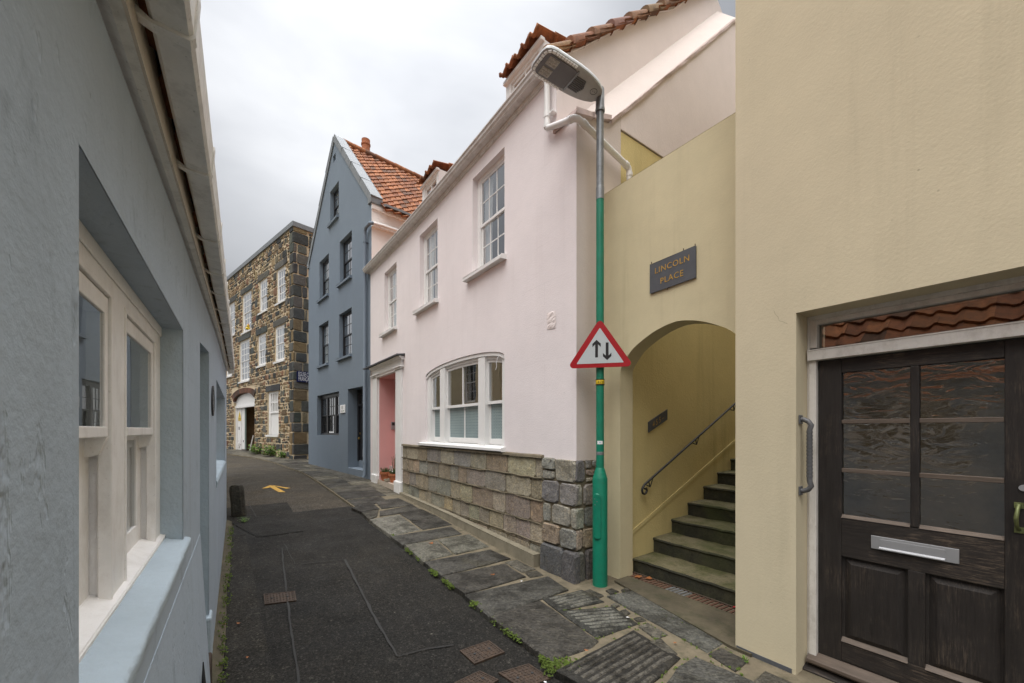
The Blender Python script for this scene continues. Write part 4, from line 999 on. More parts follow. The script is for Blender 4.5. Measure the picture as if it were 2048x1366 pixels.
m = MB(); m.prism([(9.90, W - .03, 2.10), (9.90, W + .12, 2.10), (9.90, W + .12, 2.18), (9.90, W + .02, 2.18), (9.90, W - .03, 2.165)], (1.04, 0, 0)); yh.part('transom_bar', m, M['grey_white'], df, bev=.004)
m = MB().quad((9.93, W + .05, 2.17), (10.95, W + .05, 2.17), (10.95, W + .05, 2.35), (9.93, W + .05, 2.35)); yh.part('fanlight_pane', m, M['glass_fan'], df)
m = MB(); m.box(9.9, 11, W + .16, W + .18, 0, 2.15); yh.part('hallway', m, paint('brown_hallway', (.36, .28, .17), .8, .6, scale=2.5), df); m = MB(); m.box(9.9, 11, W + .3, W + .32, 2.1, 2.5); yh.part('fanlight_recess', m, M['dark'], df)
# the door: stiles and rails round six panes and two raised panels
D0 = W + .022; D1 = D0 + .045
dr = MB(); dl0, dr0 = 9.942, 10.835; ci = [(10.062, 10.372), (10.408, 10.708)]
for a, b in ((dl0, 10.062), (10.708, dr0)): dr.box(a, b, D0, D1, .20, 2.098)
dr.box(10.372, 10.408, D0 + .001, D1, 1.104, 2.01); dr.box(10.362, 10.432, D0 + .001, D1, .335, .86)
door = yh.part('door', dr, M['wood'], bev=.004)
for za, zb in ((2.01, 2.097), (.86, 1.10), (.205, .335)): yh.part('rail', MB().box(10.062, 10.708, D0 + .0015, D1, za, zb), M['wood_rail'], door, bev=.003)
for a, b in ci:
    for z in (1.398, 1.702): yh.part('glazing_bar', MB().box(a, b, D0 + .004, D1 - .004, z - .013, z + .013), M['wood_bare'], door, bev=.003)
    yh.part('glazing_bar', MB().prism([(a, D0 - .004, 1.102), (a, D0 + .03, 1.122), (a, D0 + .03, 1.10)], (b - a, 0, 0)), M['wood_bare'], door, bev=.003)
for (za, zb) in ((1.118, 1.386), (1.41, 1.69), (1.714, 2.01)):
    for a, b in ci: yh.part('pane', MB().quad((a - .01, D0 + .026, za - .01), (b + .01, D0 + .026, za - .01), (b + .01, D0 + .026, zb + .01), (a - .01, D0 + .026, zb + .01)), M['glass_ripple'], door)
for a, b in ((10.062, 10.362), (10.432, 10.708)):
    m = MB(); x0, x1, z0, z1 = a, b, .335, .86; i = .012; k = .045; wi, wo = D0 + .028, D0 + .012
    V = [(x0, wi - .004, z0), (x1, wi - .004, z0), (x1, wi - .004, z1), (x0, wi - .004, z1), (x0 + i, wi, z0 + i), (x1 - i, wi, z0 + i), (x1 - i, wi, z1 - i), (x0 + i, wi, z1 - i),
         (x0 + k, wo, z0 + k), (x1 - k, wo, z0 + k), (x1 - k, wo, z1 - k), (x0 + k, wo, z1 - k)]
    m.add(V, [(0, 1, 5, 4), (1, 2, 6, 5), (2, 3, 7, 6), (3, 0, 4, 7), (4, 5, 9, 8), (5, 6, 10, 9), (6, 7, 11, 10), (7, 4, 8, 11), (8, 9, 10, 11)]); yh.part('panel', m, M['wood'], door)
    m = MB(); m.prism([(a, D0 - .006, .330), (a, D0 + .026, .352), (a, D0 + .026, .33)], (b - a, 0, 0)); yh.part('panel_ledge', m, M['wood_bare'], door)
m = MB(); lz0, lz1 = .945, 1.022; m.box(10.205, 10.558, D0 - .006, D0 + .004, lz0, lz1); lp = yh.part('letterbox', m, M['alu'], door, bev=.002)
m = MB(); m.prism([(10.243, D0 - .0075, lz1 - .014), (10.243, D0 - .0075, lz0 + .018), (10.243, D0 - .018, lz0 + .010), (10.243, D0 - .018, lz0 + .004), (10.243, D0 - .005, lz0 + .004), (10.243, D0 - .005, lz1 - .014)], (.265, 0, 0)); yh.part('letterbox_flap', m, M['alu'], door, bev=.0015)
m = MB(); m.tube([(10.752, D0 - .004, 1.283), (10.750, D0 - .03, 1.268), (10.746, D0 - .045, 1.225), (10.748, D0 - .032, 1.183), (10.752, D0 - .004, 1.168)], [.010, .0075, .0085, .0075, .010], 10)
m.v += []; m.box(10.738, 10.768, D0 - .006, D0, 1.27, 1.298); m.box(10.738, 10.768, D0 - .006, D0, 1.150, 1.178); yh.part('pull_handle', m, M['patina'], door, smooth=40)
m = MB(); ring = [(.016 * math.cos(a), .010 * math.sin(a)) for a in [2 * PI * k / 20 for k in range(20)]]
m.prism([(10.772 + x * 1.3, D0 - .008, 1.37 + y * 1.6) for x, y in ring], (0, .01, 0)); yh.part('lock_escutcheon', m, M['alu'], door, smooth=30)
m = MB(); m.prism([(9.90, W - .055, .150), (9.90, W - .055, .172), (9.90, W + .02, .20), (9.90, W + .1, .20), (9.90, W + .1, .13), (9.90, W - .03, .13)], (1.04, 0, 0)); th0 = yh.part('door_sill', m, M['wood_bare'], df, bev=.004)
m = MB(); m.prism([(9.835, W - .075, .055), (9.835, W - .075, .105), (9.835, W - .01, .125), (9.835, W + .12, .125), (9.835, W + .12, .055)], (1.18, 0, 0)); yh.part('threshold', m, M['wood_rail'], df, bev=.006)
m = MB(); m.box(9.826, 11.018, -.02, .2, -.3, .052); yh.part('doorstep', m, M['concrete'], bev=.01)
m = MB(); P_ = [(9.60, 2.75), (9.607, 2.71), (9.620, 2.695), (9.628, 2.665), (9.65, 2.645), (9.675, 2.62)]
P_ = [(9.69, 2.49), (9.70, 2.455), (9.715, 2.44), (9.725, 2.405), (9.745, 2.395), (9.775, 2.375)]
m.tube([(u, .0005, z) for u, z in P_], .0010, 5); yh.tf = None; yh.part('hairline_crack', m, M['pointing'])
gr = Thing('grab_rail', 'dark grey ridged grab rail beside the brown door', 'handrail', PF, (9.85, .03, 1.25))
m = MB(); uR = 9.880; wR = .065
m.tube([(9.826, wR, 1.718), (9.845, wR, 1.722), (9.872, wR, 1.708), (9.890, wR, 1.683), (uR, wR, 1.648), (uR, wR, 1.31), (9.890, wR, 1.275), (9.872, wR, 1.250), (9.845, wR, 1.237), (9.826, wR, 1.240)], .0165, 12); bar_ = gr.part('bar', m, M['grey_plastic'], smooth=60)
m = MB()
for k in range(13): z = 1.335 + k * .0245; m.tube([(uR, wR, z), (uR, wR, z + .013)], .0186, 12)
gr.part('grip_ridges', m, M['grey_plastic'], bar_, smooth=40)
m = MB(); m.box(9.8245, 9.834, wR - .028, wR + .028, 1.69, 1.752); m.box(9.8245, 9.834, wR - .028, wR + .028, 1.206, 1.268); gr.part('end_plates', m, M['grey_plastic'], bev=.004)

# ================================================================== STREET LAMP
LX, LY = .937, 4.258
lm = Thing('street_lamp', 'street lamp with green post, grey upper tube and flat LED head, at the pink corner', 'street lamp', WF, (LX, LY, 0))
m = MB(); m.lathe(LX, LY, [(.078, -.1), (.078, 1.135), (.074, 1.150), (.062, 1.19), (.050, 1.232), (.043, 1.25)], 28); base = lm.part('base', m, M['green'], smooth=40)
m = MB(); m.lathe(LX, LY, [(.042, 1.248), (.0415, 1.26), (.0405, 4.125)], 24); lm.part('post', m, M['green'], smooth=40)
m = MB(); m.lathe(LX, LY, [(.0395, 4.12), (.0395, 4.13), (.0385, 5.06)], 24); lm.part('upper_tube', m, M['galv'], smooth=40)
m = MB(); m.lathe(LX, LY, [(.043, 4.10), (.0435, 4.22), (.0405, 4.24)], 24); lm.part('paint_edge', m, M['galv'], smooth=40)
m = MB(); m.lathe(LX, LY, [(.050, 5.03), (.051, 5.06), (.046, 5.075), (.044, 5.27), (.038, 5.285)], 24); lm.part('sleeve', m, M['galv'], smooth=40)
# base door: a rounded plate wrapped on the cylinder, turned towards the lane
m = MB(); ca = math.atan2(-LY, -LX) - .42; n = 14; vs = []
outl = [(-.5 + k / 7, .0) for k in range(8)]
def dpl(a, z, r): return (LX + r * math.cos(ca + a), LY + r * math.sin(ca + a), z)
zz0, zz1, hw = .50, .985, .55; rows = 26; cols_ = 12
for j in range(rows + 1):
    z = zz0 + (zz1 - zz0) * j / rows; e = min(z - zz0, zz1 - z); hh = hw * (1 if e > .05 else math.sqrt(max(0, 1 - ((.05 - e) / .05) ** 2)) * .75 + .25)
    for i in range(cols_ + 1): a = -hh + 2 * hh * i / cols_; vs.append(dpl(a, z, .0835))
off = len(vs)
vs += [dpl((-1 if i == 0 else 1) * 0, 0, 0) for i in ()]
m.add(vs, [(j * (cols_ + 1) + i, j * (cols_ + 1) + i + 1, (j + 1) * (cols_ + 1) + i + 1, (j + 1) * (cols_ + 1) + i) for j in range(rows) for i in range(cols_)])
dd = lm.part('access_door', m, M['green'], base, smooth=30, solid=.007)
m = MB()
for a, z in ((-.28, .925), (.05, .90), (-.22, .865)): m.tube([dpl(a, z, .083), dpl(a, z, .0885)], .006, 8)
lm.part('door_bolts', m, M['galv'], dd)
m = MB(); m.lathe(LX, LY, [(.0445, 2.135), (.0455, 2.137), (.0455, 2.178), (.0445, 2.18)], 24); bd = lm.part('number_band', m, M['yellow_paint'], smooth=30)
m = MB(); m.lathe(LX, LY, [(.0435, 2.126), (.047, 2.127), (.047, 2.135), (.0435, 2.136)], 24); m.lathe(LX, LY, [(.0435, 2.179), (.047, 2.180), (.047, 2.188), (.0435, 2.189)], 24); lm.part('band_edges', m, M['black'], bd, smooth=30)
fa = math.atan2(-LY, -LX)
def wrap(r, z0): return lambda x, y, z: (LX + r * math.cos(fa + x / .0455), LY + r * math.sin(fa + x / .0455), z0 + y)
m = MB(); m.text('·978', .037, wrap(.0462, 2.143), space=1.45, xs=.9); lm.part('number_lettering', m, M['black'], bd)
m = MB(); w_ = wrap(.0425, 1.5); N = 6
m.add([w_(-.032 + .064 * i / N, y, 0) for y in (0, .035) for i in range(N + 1)], [(i, i + 1, N + 2 + i, N + 1 + i) for i in range(N)]); stk = lm.part('sticker', m, M['paper'])
m = MB(); w_ = wrap(.0430, 1.517)
for k in range(3):
    a = PI * k / 3; m.add([w_(x * math.cos(a) - y * math.sin(a), x * math.sin(a) + y * math.cos(a), 0) for x, y in ((-.010, -.0015), (.010, -.0015), (.010, .0015), (-.010, .0015))], [(0, 1, 2, 3)])
lm.part('sticker_mark', m, paint('pale_blue_ink', (.25, .45, .62), .5), stk)
m = MB(); m.lathe(LX, LY, [(.0418, 1.385), (.0424, 1.39), (.0424, 1.415), (.0418, 1.42)], 20); lm.part('tape_residue', m, M['galv'], smooth=30)
# head
hd = Vector((-.85, -.527, .035)).normalized(); hs = Vector((.527, -.85, 0)).normalized(); hu = hd.cross(hs) * -1
if hu.z < 0: hu = -hu
HO = Vector((LX, LY, 5.185))
def hp(x, y, z): return tuple(HO + hd * x + hs * y + hu * z)
OUT = [(.02, .045), (.05, .085), (.12, .118), (.20, .140), (.30, .155), (.42, .162), (.70, .160), (.76, .150), (.80, .125), (.815, .08), (.815, .0)]
ol = OUT + [(x, -y) for x, y in reversed(OUT[:-1])]
n = len(ol); m = MB()
rings = [[(x, y, 0) for x, y in ol], [(x, y, .022) for x, y in ol], [(.03 + (x - .03) * .97, y * .90, .05) for x, y in ol], [(.05 + (x - .05) * .88, y * .55, .078) for x, y in ol]]
vs = [hp(*p) for r_ in rings for p in r_] + [hp(.4, 0, .085)]
m.add(vs, [(j * n + i, j * n + (i + 1) % n, (j + 1) * n + (i + 1) % n, (j + 1) * n + i) for j in range(3) for i in range(n)] + [(3 * n + i, 3 * n + (i + 1) % n, 4 * n) for i in range(n)])
head = lm.part('lamp_head', m, M['lamp_top'], smooth=40)
m = MB(); vs = [hp(x, y, -.001) for x, y in ol]; m.add(vs, [tuple(t) for t in tessellate_polygon([[Vector((x, y, 0)) for x, y in ol]])])
vs2 = [hp(.02 + (x - .02) * .97, y * .94, -.012) for x, y in ol]; m.add(vs + vs2, [(i, (i + 1) % n, n + (i + 1) % n, n + i) for i in range(n)] + [tuple(n + k for k in t) for t in tessellate_polygon([[Vector((x, y, 0)) for x, y in ol]])])
under = lm.part('underside', m, M['lamp_under'], head, smooth=40)
def rr(x0, x1, y0, y1, r, z, k=5):
    o = []
    for cx, cy, a0 in ((x1 - r, y1 - r, 0), (x0 + r, y1 - r, PI / 2), (x0 + r, y0 + r, PI), (x1 - r, y0 + r, 1.5 * PI)):
        for i in range(k + 1): a = a0 + PI / 2 * i / k; o.append(hp(cx + r * math.cos(a), cy + r * math.sin(a), z))
    return o
m = MB(); m.prism(rr(.405, .775, -.118, .118, .035, -.012), tuple(hu * -.010)); lm.part('glass_plate', m, M['lamp_plate'], head)
m = MB(); m.prism(rr(.390, .410, -.125, .125, .008, -.012), tuple(hu * -.014)); lm.part('plate_rim', m, M['galv'], head)
for yc in (-.058, .058):
    m = MB(); m.prism(rr(.62, .735, yc - .045, yc + .045, .004, -.022), tuple(hu * -.003))
    for a in range(4):
        for b in range(3): m.prism(rr(.628 + a * .026, .648 + a * .026, yc - .040 + b * .028, yc - .016 + b * .028, .008, -.025, 3), tuple(hu * -.005))
    lm.part('led_module', m, M['led'], head)
m = MB(); path = [(.44, .146), (.70, .146), (.745, .138), (.778, .112), (.790, .075), (.790, 0)]; path = path + [(x, -y) for x, y in reversed(path[:-1])]
acc = 0
for (x0, y0), (x1, y1) in zip(path, path[1:]):
    L_ = math.hypot(x1 - x0, y1 - y0); k = max(1, round(L_ / .034)); dx, dy = (x1 - x0) / L_, (y1 - y0) / L_
    for i in range(k):
        t0, t1 = (i + .12) / k, (i + .88) / k; a = (x0 + (x1 - x0) * t0, y0 + (y1 - y0) * t0); b = (x0 + (x1 - x0) * t1, y0 + (y1 - y0) * t1); h_ = .0135
        m.prism([hp(a[0] - dy * h_, a[1] + dx * h_, -.011), hp(b[0] - dy * h_, b[1] + dx * h_, -.011), hp(b[0] + dy * h_, b[1] - dx * h_, -.011), hp(a[0] + dy * h_, a[1] - dx * h_, -.011)], tuple(hu * -.006))
lm.part('border_lenses', m, M['clear'], head)
m = MB()
for k in range(8): y = -.07 + k * .02; m.prism(rr(.235 + .03 * abs(k - 3.5) / 3.5, .385, y - .005, y + .005, .003, -.012, 2), tuple(hu * -.014))
lm.part('cooling_fins', m, M['lamp_plate'], head)
m = MB(); cc = [hp(.12 + .036 * math.cos(a), .03 + .036 * math.sin(a), -.0125) for a in [2 * PI * k / 24 for k in range(25)]]; m.tube(cc, .0022, 5, caps=False)
for dx_ in (-.01, .012): m.prism(rr(.12 + dx_ - .004, .12 + dx_ + .004, .026, .034, .003, -.012, 2), tuple(hu * -.002))
lm.part('photocell_port', m, M['dark'], head)
# ================================================================== WARNING SIGN
sg = Thing('road_sign', 'red triangular two-way traffic sign with two black arrows, on the green lamp post', 'road sign', WF, (LX, LY - .06, 2.305))
ra = R(-13.5); sx = Vector((math.cos(ra), math.sin(ra), 0)); sn_ = Vector((math.sin(ra), -math.cos(ra), 0)); SO = Vector((LX, LY, 2.305)) + sn_ * .075
def sp(x, y, d=0): return tuple(SO + sx * x + Vector((0, 0, y)) + sn_ * d)
def rtri(hw, h, r, y0=0., k=6):
    A_, B_, C_ = Vector((-hw, y0)), Vector((hw, y0)), Vector((0, y0 + h)); o = []
    for p, q, s_ in ((C_, A_, B_), (A_, B_, C_), (B_, C_, A_)):
        e1, e2 = (p - q).normalized(), (s_ - q).normalized(); bi = (e1 + e2).normalized(); half = e1.angle(e2) / 2
        c = q + bi * (r / math.sin(half)); n1 = c + Vector((e1.y, -e1.x)) * r; 
        t1 = q + e1 * (r / math.tan(half)); t2 = q + e2 * (r / math.tan(half))
        a1 = math.atan2(t1.y - c.y, t1.x - c.x); a2 = math.atan2(t2.y - c.y, t2.x - c.x); d = (a2 - a1 + PI) % (2 * PI) - PI
        for i in range(k + 1): a = a1 + d * i / k; o.append((c.x + r * math.cos(a), c.y + r * math.sin(a)))
    return o
m = MB(); m.prism([sp(x, y) for x, y in rtri(.342, .515, .036)], tuple(sn_ * -.006)); plate = sg.part('plate', m, M['red'])
m = MB(); m.prism([sp(x, y, -.0065) for x, y in rtri(.338, .511, .034)], tuple(sn_ * -.004)); sg.part('plate_back', m, M['galv'], plate)
m = MB(); m.prism([sp(x, y, .0005) for x, y in rtri(.243, .372, .005, .043)], tuple(sn_ * .0008)); sg.part('white_face', m, M['sign_white'], plate)
m = MB()
def arrow(cx, up, y0, y1):
    s_ = 1 if up else -1; t, b = (y1, y0) if up else (y0, y1)
    pl = [(cx - .0145, b), (cx + .0145, b), (cx + .0145, t - s_ * .048), (cx + .043, t - s_ * .076), (cx + .043, t - s_ * .041), (cx, t), (cx - .043, t - s_ * .041), (cx - .043, t - s_ * .076), (cx - .0145, t - s_ * .048)]
    m.prism([sp(x, y, .0014) for x, y in pl], tuple(sn_ * .0006))
arrow(-.034, True, .105, .290); arrow(.074, False, .073, .257)
sg.part('arrows', m, M['sign_black'], plate)
for z in (2.40, 2.62):
    m = MB(); m.lathe(LX, LY, [(.0415, z - .014), (.0475, z - .013), (.0475, z + .013), (.0415, z + .014)], 20); a = Vector((LX, LY, z)) + sn_ * .04; b = a + sn_ * .03
    m.tube([a, b], .012, 8); sg.part('clamp', m, M['galv'], smooth=40)
# ================================================================== SLATE-GREY GABLE HOUSE
sh = Thing('gable_house', 'tall dark slate-grey gabled house with black sash windows and an orange tiled roof', 'house', SF, (2.94, 0, .3))
UE = 5.889; UM = 2.945; ZE = 7.80; ZA = 11.02
SW = [((2.50, 3.335, 8.41, 9.49), 2, 2, 2), ((1.35, 2.366, 6.19, 7.53), 2, 2, 2), ((3.42, 4.455, 6.19, 7.52), 2, 2, 2), ((1.29, 2.32, 3.89, 5.31), 2, 2, 2), ((3.37, 4.443, 3.89, 5.26), 2, 2, 2)]
m = MB()
m.face([(0, -.3), (4.13, -.3), (4.13, 2.87), (5.29, 2.87), (5.29, -.3), (UE, -.3), (UE, ZE), (UM, ZA), (0, ZE)],
       [(rect(*w), .13) for w, *_ in SW] + [(rect(1.07, 3.35, 1.475, 2.865), .14), (rect(2.79, 3.04, 10.30, 10.52), .12)], mpf())
m.box(2.75, 3.08, .121, .13, 10.26, 10.56)
sw = sh.part('wall', m, M['slate'])
m = MB(); m.box(4.02, 4.13, .003, .5, -.3, 2.87); m.box(5.29, 5.39, .003, .5, -.3, 2.87); m.box(4.02, 5.39, .003, .5, 2.87, 3.0); sh.part('door_reveal', m, M['slate'])
m = MB(); m.prism([(-.003, .002, -.3), (-.003, .002, ZE), (-.003, 9, ZE), (-.003, 9, -.3)], (.1, 0, 0)); sh.part('left_wall', m, M['slate'])
m = MB(); m.box(UE - .1, UE + .002, .002, 9, -.3, ZE - .04)
sw2 = sh.part('side_wall', m, M['white_wall'], label='white painted side wall above the pink house')
m = MB(); m.sweep([(UE, ZE - .26), (UE + .05, ZE - .25), (UE + .06, ZE - .17), (UE, ZE - .16)], [(0, 0, 0), (9, 0, 0)])
m.v = [(b, a, c) for a, b, c in m.v]; sh.part('moulding', m, M['white_wall'], sw2)
SL_ = (ZA - ZE) / UM; aS = math.atan(SL_); RL = math.hypot(UM + .2, (UM + .2) * SL_)
for sgn in (1, -1):
    m = MB()
    def mp_s(a, b, h, sgn=sgn): return (UM + sgn * (UM + .2 - b * math.cos(aS) + h * math.sin(aS)), .22 + a, ZE - .2 * SL_ - .02 + b * math.sin(aS) + h * math.cos(aS))
    pantiles(m, mp_s, 8.6, RL, per=.235, row=.25, amp=.030, step=.030)
    r_ = sh.part('roof', m, M['tile'], smooth=50)
m = MB()
for k in range(24): w = .25 + k * .36; c = tile_cols(); m.tube([(UM, w, ZA + .0 + rng.uniform(-.01, .01)), (UM, w + .37, ZA + .0)], [.115, .105], 10, col=c)
sh.part('ridge_tiles', m, M['tile'], r_, smooth=50)
# raised stone copings on both rakes, each with a kneeler at the eaves
for sgn in (1, -1):
    m = MB(); cs, sn = math.cos(aS), math.sin(aS); N = 4; L_ = math.hypot(UM, ZA - ZE) + .02
    for k in range(N):
        b0, b1 = L_ * k / N + .003, L_ * (k + 1) / N - .003
        P4 = [(b0, -.06), (b1, -.06), (b1, .11), (b0, .11)]
        m.prism([(UM + sgn * (UM - b * cs + h * sn), -.035, ZE + b * sn + h * cs) for b, h in P4], (0, .31, 0))
    m.box(UM + sgn * (UM - .06) - .09, UM + sgn * (UM - .06) + .12 * (1 if sgn > 0 else .7), -.045, .285, ZE - .10, ZE + .06)
    sh.part('coping', m, M['lead'], bev=.012)
m = MB(); m.sweep([(UE + .04, ZE - .14), (UE + .22, ZE - .16), (UE + .22, ZE - .10), (UE + .04, ZE - .05)], [(.3, 0, 0), (9, 0, 0)]); m.v = [(b, a, c) for a, b, c in m.v]; sh.part('eaves_flashing', m, M['lead'])
m = MB(); m.lathe(UM - .22, 1.10, [(.15, 10.55), (.135, 11.42), (.155, 11.43), (.155, 11.48), (.135, 11.50), (.14, 11.62), (.11, 11.62), (.10, 11.3)], 20); sh.part('chimney_pot', m, M['terracotta'], smooth=40)
for (w, c, u_, l_) in SW:
    hi_ = 'glass_blue' if (w[0] > 3.3 and w[2] < 4) else 'glass_sky'
    sash_window(sh, *w, .115, c, u_, l_, 'black', hi_, fr=.05, jam=.05, sill=(.10, .02, .07, .08), sillm='slate', cm='curtain', curtain='full' if w[0] < 3 else 'right', bar=.022, dark='dim')
# ground floor window, three lights
m = MB(); m.box(1.07, 3.35, .125, .22, 1.475, 1.54); m.box(1.07, 3.35, .125, .22, 2.76, 2.865)
for x0, x1 in ((1.07, 1.16), (1.72, 1.84), (2.58, 2.70), (3.26, 3.35)): m.box(x0, x1, .1255, .22, 1.54, 2.76)
gwn = sh.part('triple_window', m, M['black'], bev=.006)
for a, b, nc in ((1.16, 1.72, 2), (1.84, 2.58, 3), (2.70, 3.26, 2)):
    for up in (1, 0):
        m = MB(); z0, z1 = (2.13, 2.76) if up else (1.54, 2.15); ww = .145 if up else .18
        m.box(a, a + .03, ww, ww + .03, z0, z1); m.box(b - .03, b, ww, ww + .03, z0, z1); m.box(a + .03, b - .03, ww, ww + .03, z0, z0 + .035); m.box(a + .03, b - .03, ww, ww + .03, z1 - .03, z1)
        iu = (b - a - .06) / nc
        for k in range(1, nc): m.box(a + .03 + iu * k - .01, a + .03 + iu * k + .01, ww + .003, ww + .027, z0 + .035, z1 - .03)
        for k in range(nc): m.box(a + .031 + iu * k + (.01 if k else 0), a + .03 + iu * (k + 1) - .011, ww + .004, ww + .026, (z0 + z1) / 2 - .01, (z0 + z1) / 2 + .01)
        sh.part('sash', m, M['black'], gwn)
        sh.part('pane', MB().quad((a + .02, ww + .015, z0 + .02), (b - .02, ww + .015, z0 + .02), (b - .02, ww + .015, z1 - .02), (a + .02, ww + .015, z1 - .02)), M['glass'], gwn)
m = MB(); m.quad((1.0, .75, 1.4), (3.4, .75, 1.4), (3.4, .75, 2.95), (1.0, .75, 2.95)); m.box(1.0, 3.4, .225, .75, 2.87, 2.95); m.box(1.0, 3.4, .225, .75, 1.4, 1.47); m.box(.98, 1.06, .225, .75, 1.4, 2.95); m.box(3.36, 3.42, .225, .75, 1.4, 2.95); sh.part('room_recess', m, M['dim'], gwn)
m = MB(); bl = [(1.18, 1.5), (1.52, 1.7), (1.9, 2.1), (2.14, 2.36), (2.4, 2.56), (2.74, 3.0), (3.04, 3.24)]
for a, b in bl: m.quad((a, .30, 1.56), (b, .30 + rng.uniform(-.03, .06), 1.56), (b, .30, 2.74), (a, .30, 2.74))
sh.part('blind', m, M['curtain'], gwn)
m = MB().quad((2.0, .12, 1.555), (2.5, .12, 1.555), (2.5, .12, 1.60), (2.0, .12, 1.60)); sh.part('paper_notice', m, M['paper'], gwn)
# door in its reveal
m = MB(); W = .30; m.box(4.13, 4.22, W - .02, W + .10, .72, 2.87); m.box(5.20, 5.29, W - .02, W + .10, .72, 2.87); m.box(4.22, 5.20, W - .02, W + .1, 2.72, 2.87); m.box(4.22, 5.20, W - .03, W + .1, 2.36, 2.43); sdf = sh.part('door_frame', m, M['black'], bev=.006)
m = MB(); m.box(4.22, 5.20, W + .02, W + .07, .74, 2.36)
for a, b in ((4.33, 4.66), (4.76, 5.09)):
    for z0, z1 in ((.82, 1.22), (1.32, 1.75), (1.86, 2.28)): m.box(a, b, W + .006, W + .03, z0, z1)
sdr = sh.part('door', m, M['black'], bev=.012)
sh.part('fanlight', MB().quad((4.22, W + .03, 2.43), (5.20, W + .03, 2.43), (5.20, W + .03, 2.72), (4.22, W + .03, 2.72)), M['glass'], sdf)
m = MB(); m.lathe(4.27, W - .02, [(.004, 1.36), (.03, 1.38), (.033, 1.40), (.03, 1.42), (.004, 1.44)], 12); sh.part('door_knob', m, M['brass'], sdr, smooth=40); sh.part('door_lock', MB().box(4.262, 4.30, W, W + .02, 1.52, 1.575), M['brass'], sdr)
m = MB()
for q in ((4.70, 4.94, 1.24, 1.262), (4.70, 4.94, 1.128, 1.15), (4.70, 4.722, 1.15, 1.24), (4.918, 4.94, 1.15, 1.24)): m.box(q[0], q[1], W - .002, W + .02, q[2], q[3])
sh.part('letterbox', m, M['brass'], sdr)
m = MB(); m.quad((4.52, W - .004, .86), (4.86, W - .004, .87), (4.86, W - .004, 1.09), (4.52, W - .004, 1.09)); nt = sh.part('paper_notice', m, M['paper'], sdr)
m = MB()
for k in range(7): m.box(4.55, 4.55 + rng.uniform(.16, .28), W - .0052, W - .0048, .895 + k * .026, .903 + k * .026)
sh.part('notice_lines', m, M['dim'], nt)
m = MB(); m.box(4.135, 5.285, .0, .30, -.3, .53); m.box(4.135, 5.285, .30, .5, -.3, .735); sh.part('doorstep', m, M['slate'], bev=.01)
m = MB(); m.tube([(UE + .12, 1.8, 7.17), (UE + .12, .25, 7.135), (UE + .09, .02, 7.13)], .045, 10); m.box(UE, UE + .10, .0, 1.8, 7.06, 7.09); sh.part('side_gutter', m, M['cream'], sw2, smooth=50)
m = MB(); m.tube([(UE + .1, .01, 7.13), (UE + .06, -.07, 7.12), (5.72, -.085, 7.08), (5.655, -.085, 7.02), (5.65, -.085, 6.9), (5.65, -.085, .45), (5.65, -.12, .38)], .045, 12)
m.lathe(5.65, -.085, [(.055, 6.7), (.055, 6.75)], 12); m.lathe(5.65, -.085, [(.055, .75), (.055, .80)], 12); m.box(5.60, 5.70, -.085, 0, 6.70, 6.73); sh.part('drainpipe', m, M['slate'], smooth=50)
ws = Thing('office_sign', 'small white square sign with a dark emblem beside the black door', 'sign', SF, (3.72, 0, 2.17))
m = MB(); m.box(3.51, 3.93, -.022, -.001, 2.175, 2.42); ws.part('board', m, M['paper'], bev=.004)
m = MB()
for q in ((3.66, 3.675, 2.29, 2.385), (3.675, 3.76, 2.373, 2.385), (3.675, 3.76, 2.332, 2.342), (3.675, 3.77, 2.29, 2.302), (3.755, 3.768, 2.342, 2.373), (3.765, 3.778, 2.302, 2.332)): m.box(q[0], q[1], -.0235, -.022, q[2], q[3])
ws.part('emblem', m, M['dim'])
m = MB(); m.box(3.58, 3.70, -.0235, -.022, 2.225, 2.243); m.box(3.715, 3.74, -.0235, -.022, 2.222, 2.24); m.box(3.745, 3.78, -.0235, -.022, 2.225, 2.24); ws.part('dark_script', m, M['dim'])
m = MB(); m.box(3.785, 3.87, -.0235, -.022, 2.222, 2.246); ws.part('green_script', m, M['weed'])

# ================================================================== STONE WAREHOUSE
wh = Thing('stone_warehouse', 'three-storey rubble stone building with white sash windows and an arched doorway', 'building', TF, (4.9, 0, .4))
UC = 9.83; ZT = 10.27
TW = [((7.93, 8.95, 7.38, 8.90), 3, 'A'), ((5.66, 6.72, 7.38, 8.92), 3, 'A'), ((3.02, 4.45, 6.82, 8.84), 3, 'B'), ((.55, 1.70, 7.0, 8.84), 3, 'A'), ((7.72, 8.82, 4.76, 6.34), 3, 'A'), ((5.42, 6.53, 4.80, 6.32), 3, 'A'), ((2.52, 4.16, 4.25, 6.40), 3, 'B'), ((.02, 1.14, 4.75, 6.3), 3, 'A')]
holes = [w for w, *_ in TW] + [(6.75, 8.14, 1.42, 3.43)]
ARH = (1.50, 4.95)
def ain(u): t = max(-1., min(1., (u - 3.225) / 1.725)); return 3.20 + .42 * math.sqrt(max(0, 1 - t * t))
m = MB(); ac = [(u, ain(u)) for u in [1.50 + 3.45 * k / 16 for k in range(17)]]
m.face([(-5, -.2), (1.50, -.2)] + ac + [(4.95, -.2), (UC, -.2), (UC, ZT), (-5, ZT)], [(rect(*h), .14) for h in holes], mpf())
m.box(UC - .1, UC - .0005, .002, 7, -.2, ZT); m.box(1.40, 1.50, .002, .6, -.2, 3.2); m.box(4.95, 5.05, .002, .6, -.2, 3.2)
wh.part('wall', m, M['mortar'])
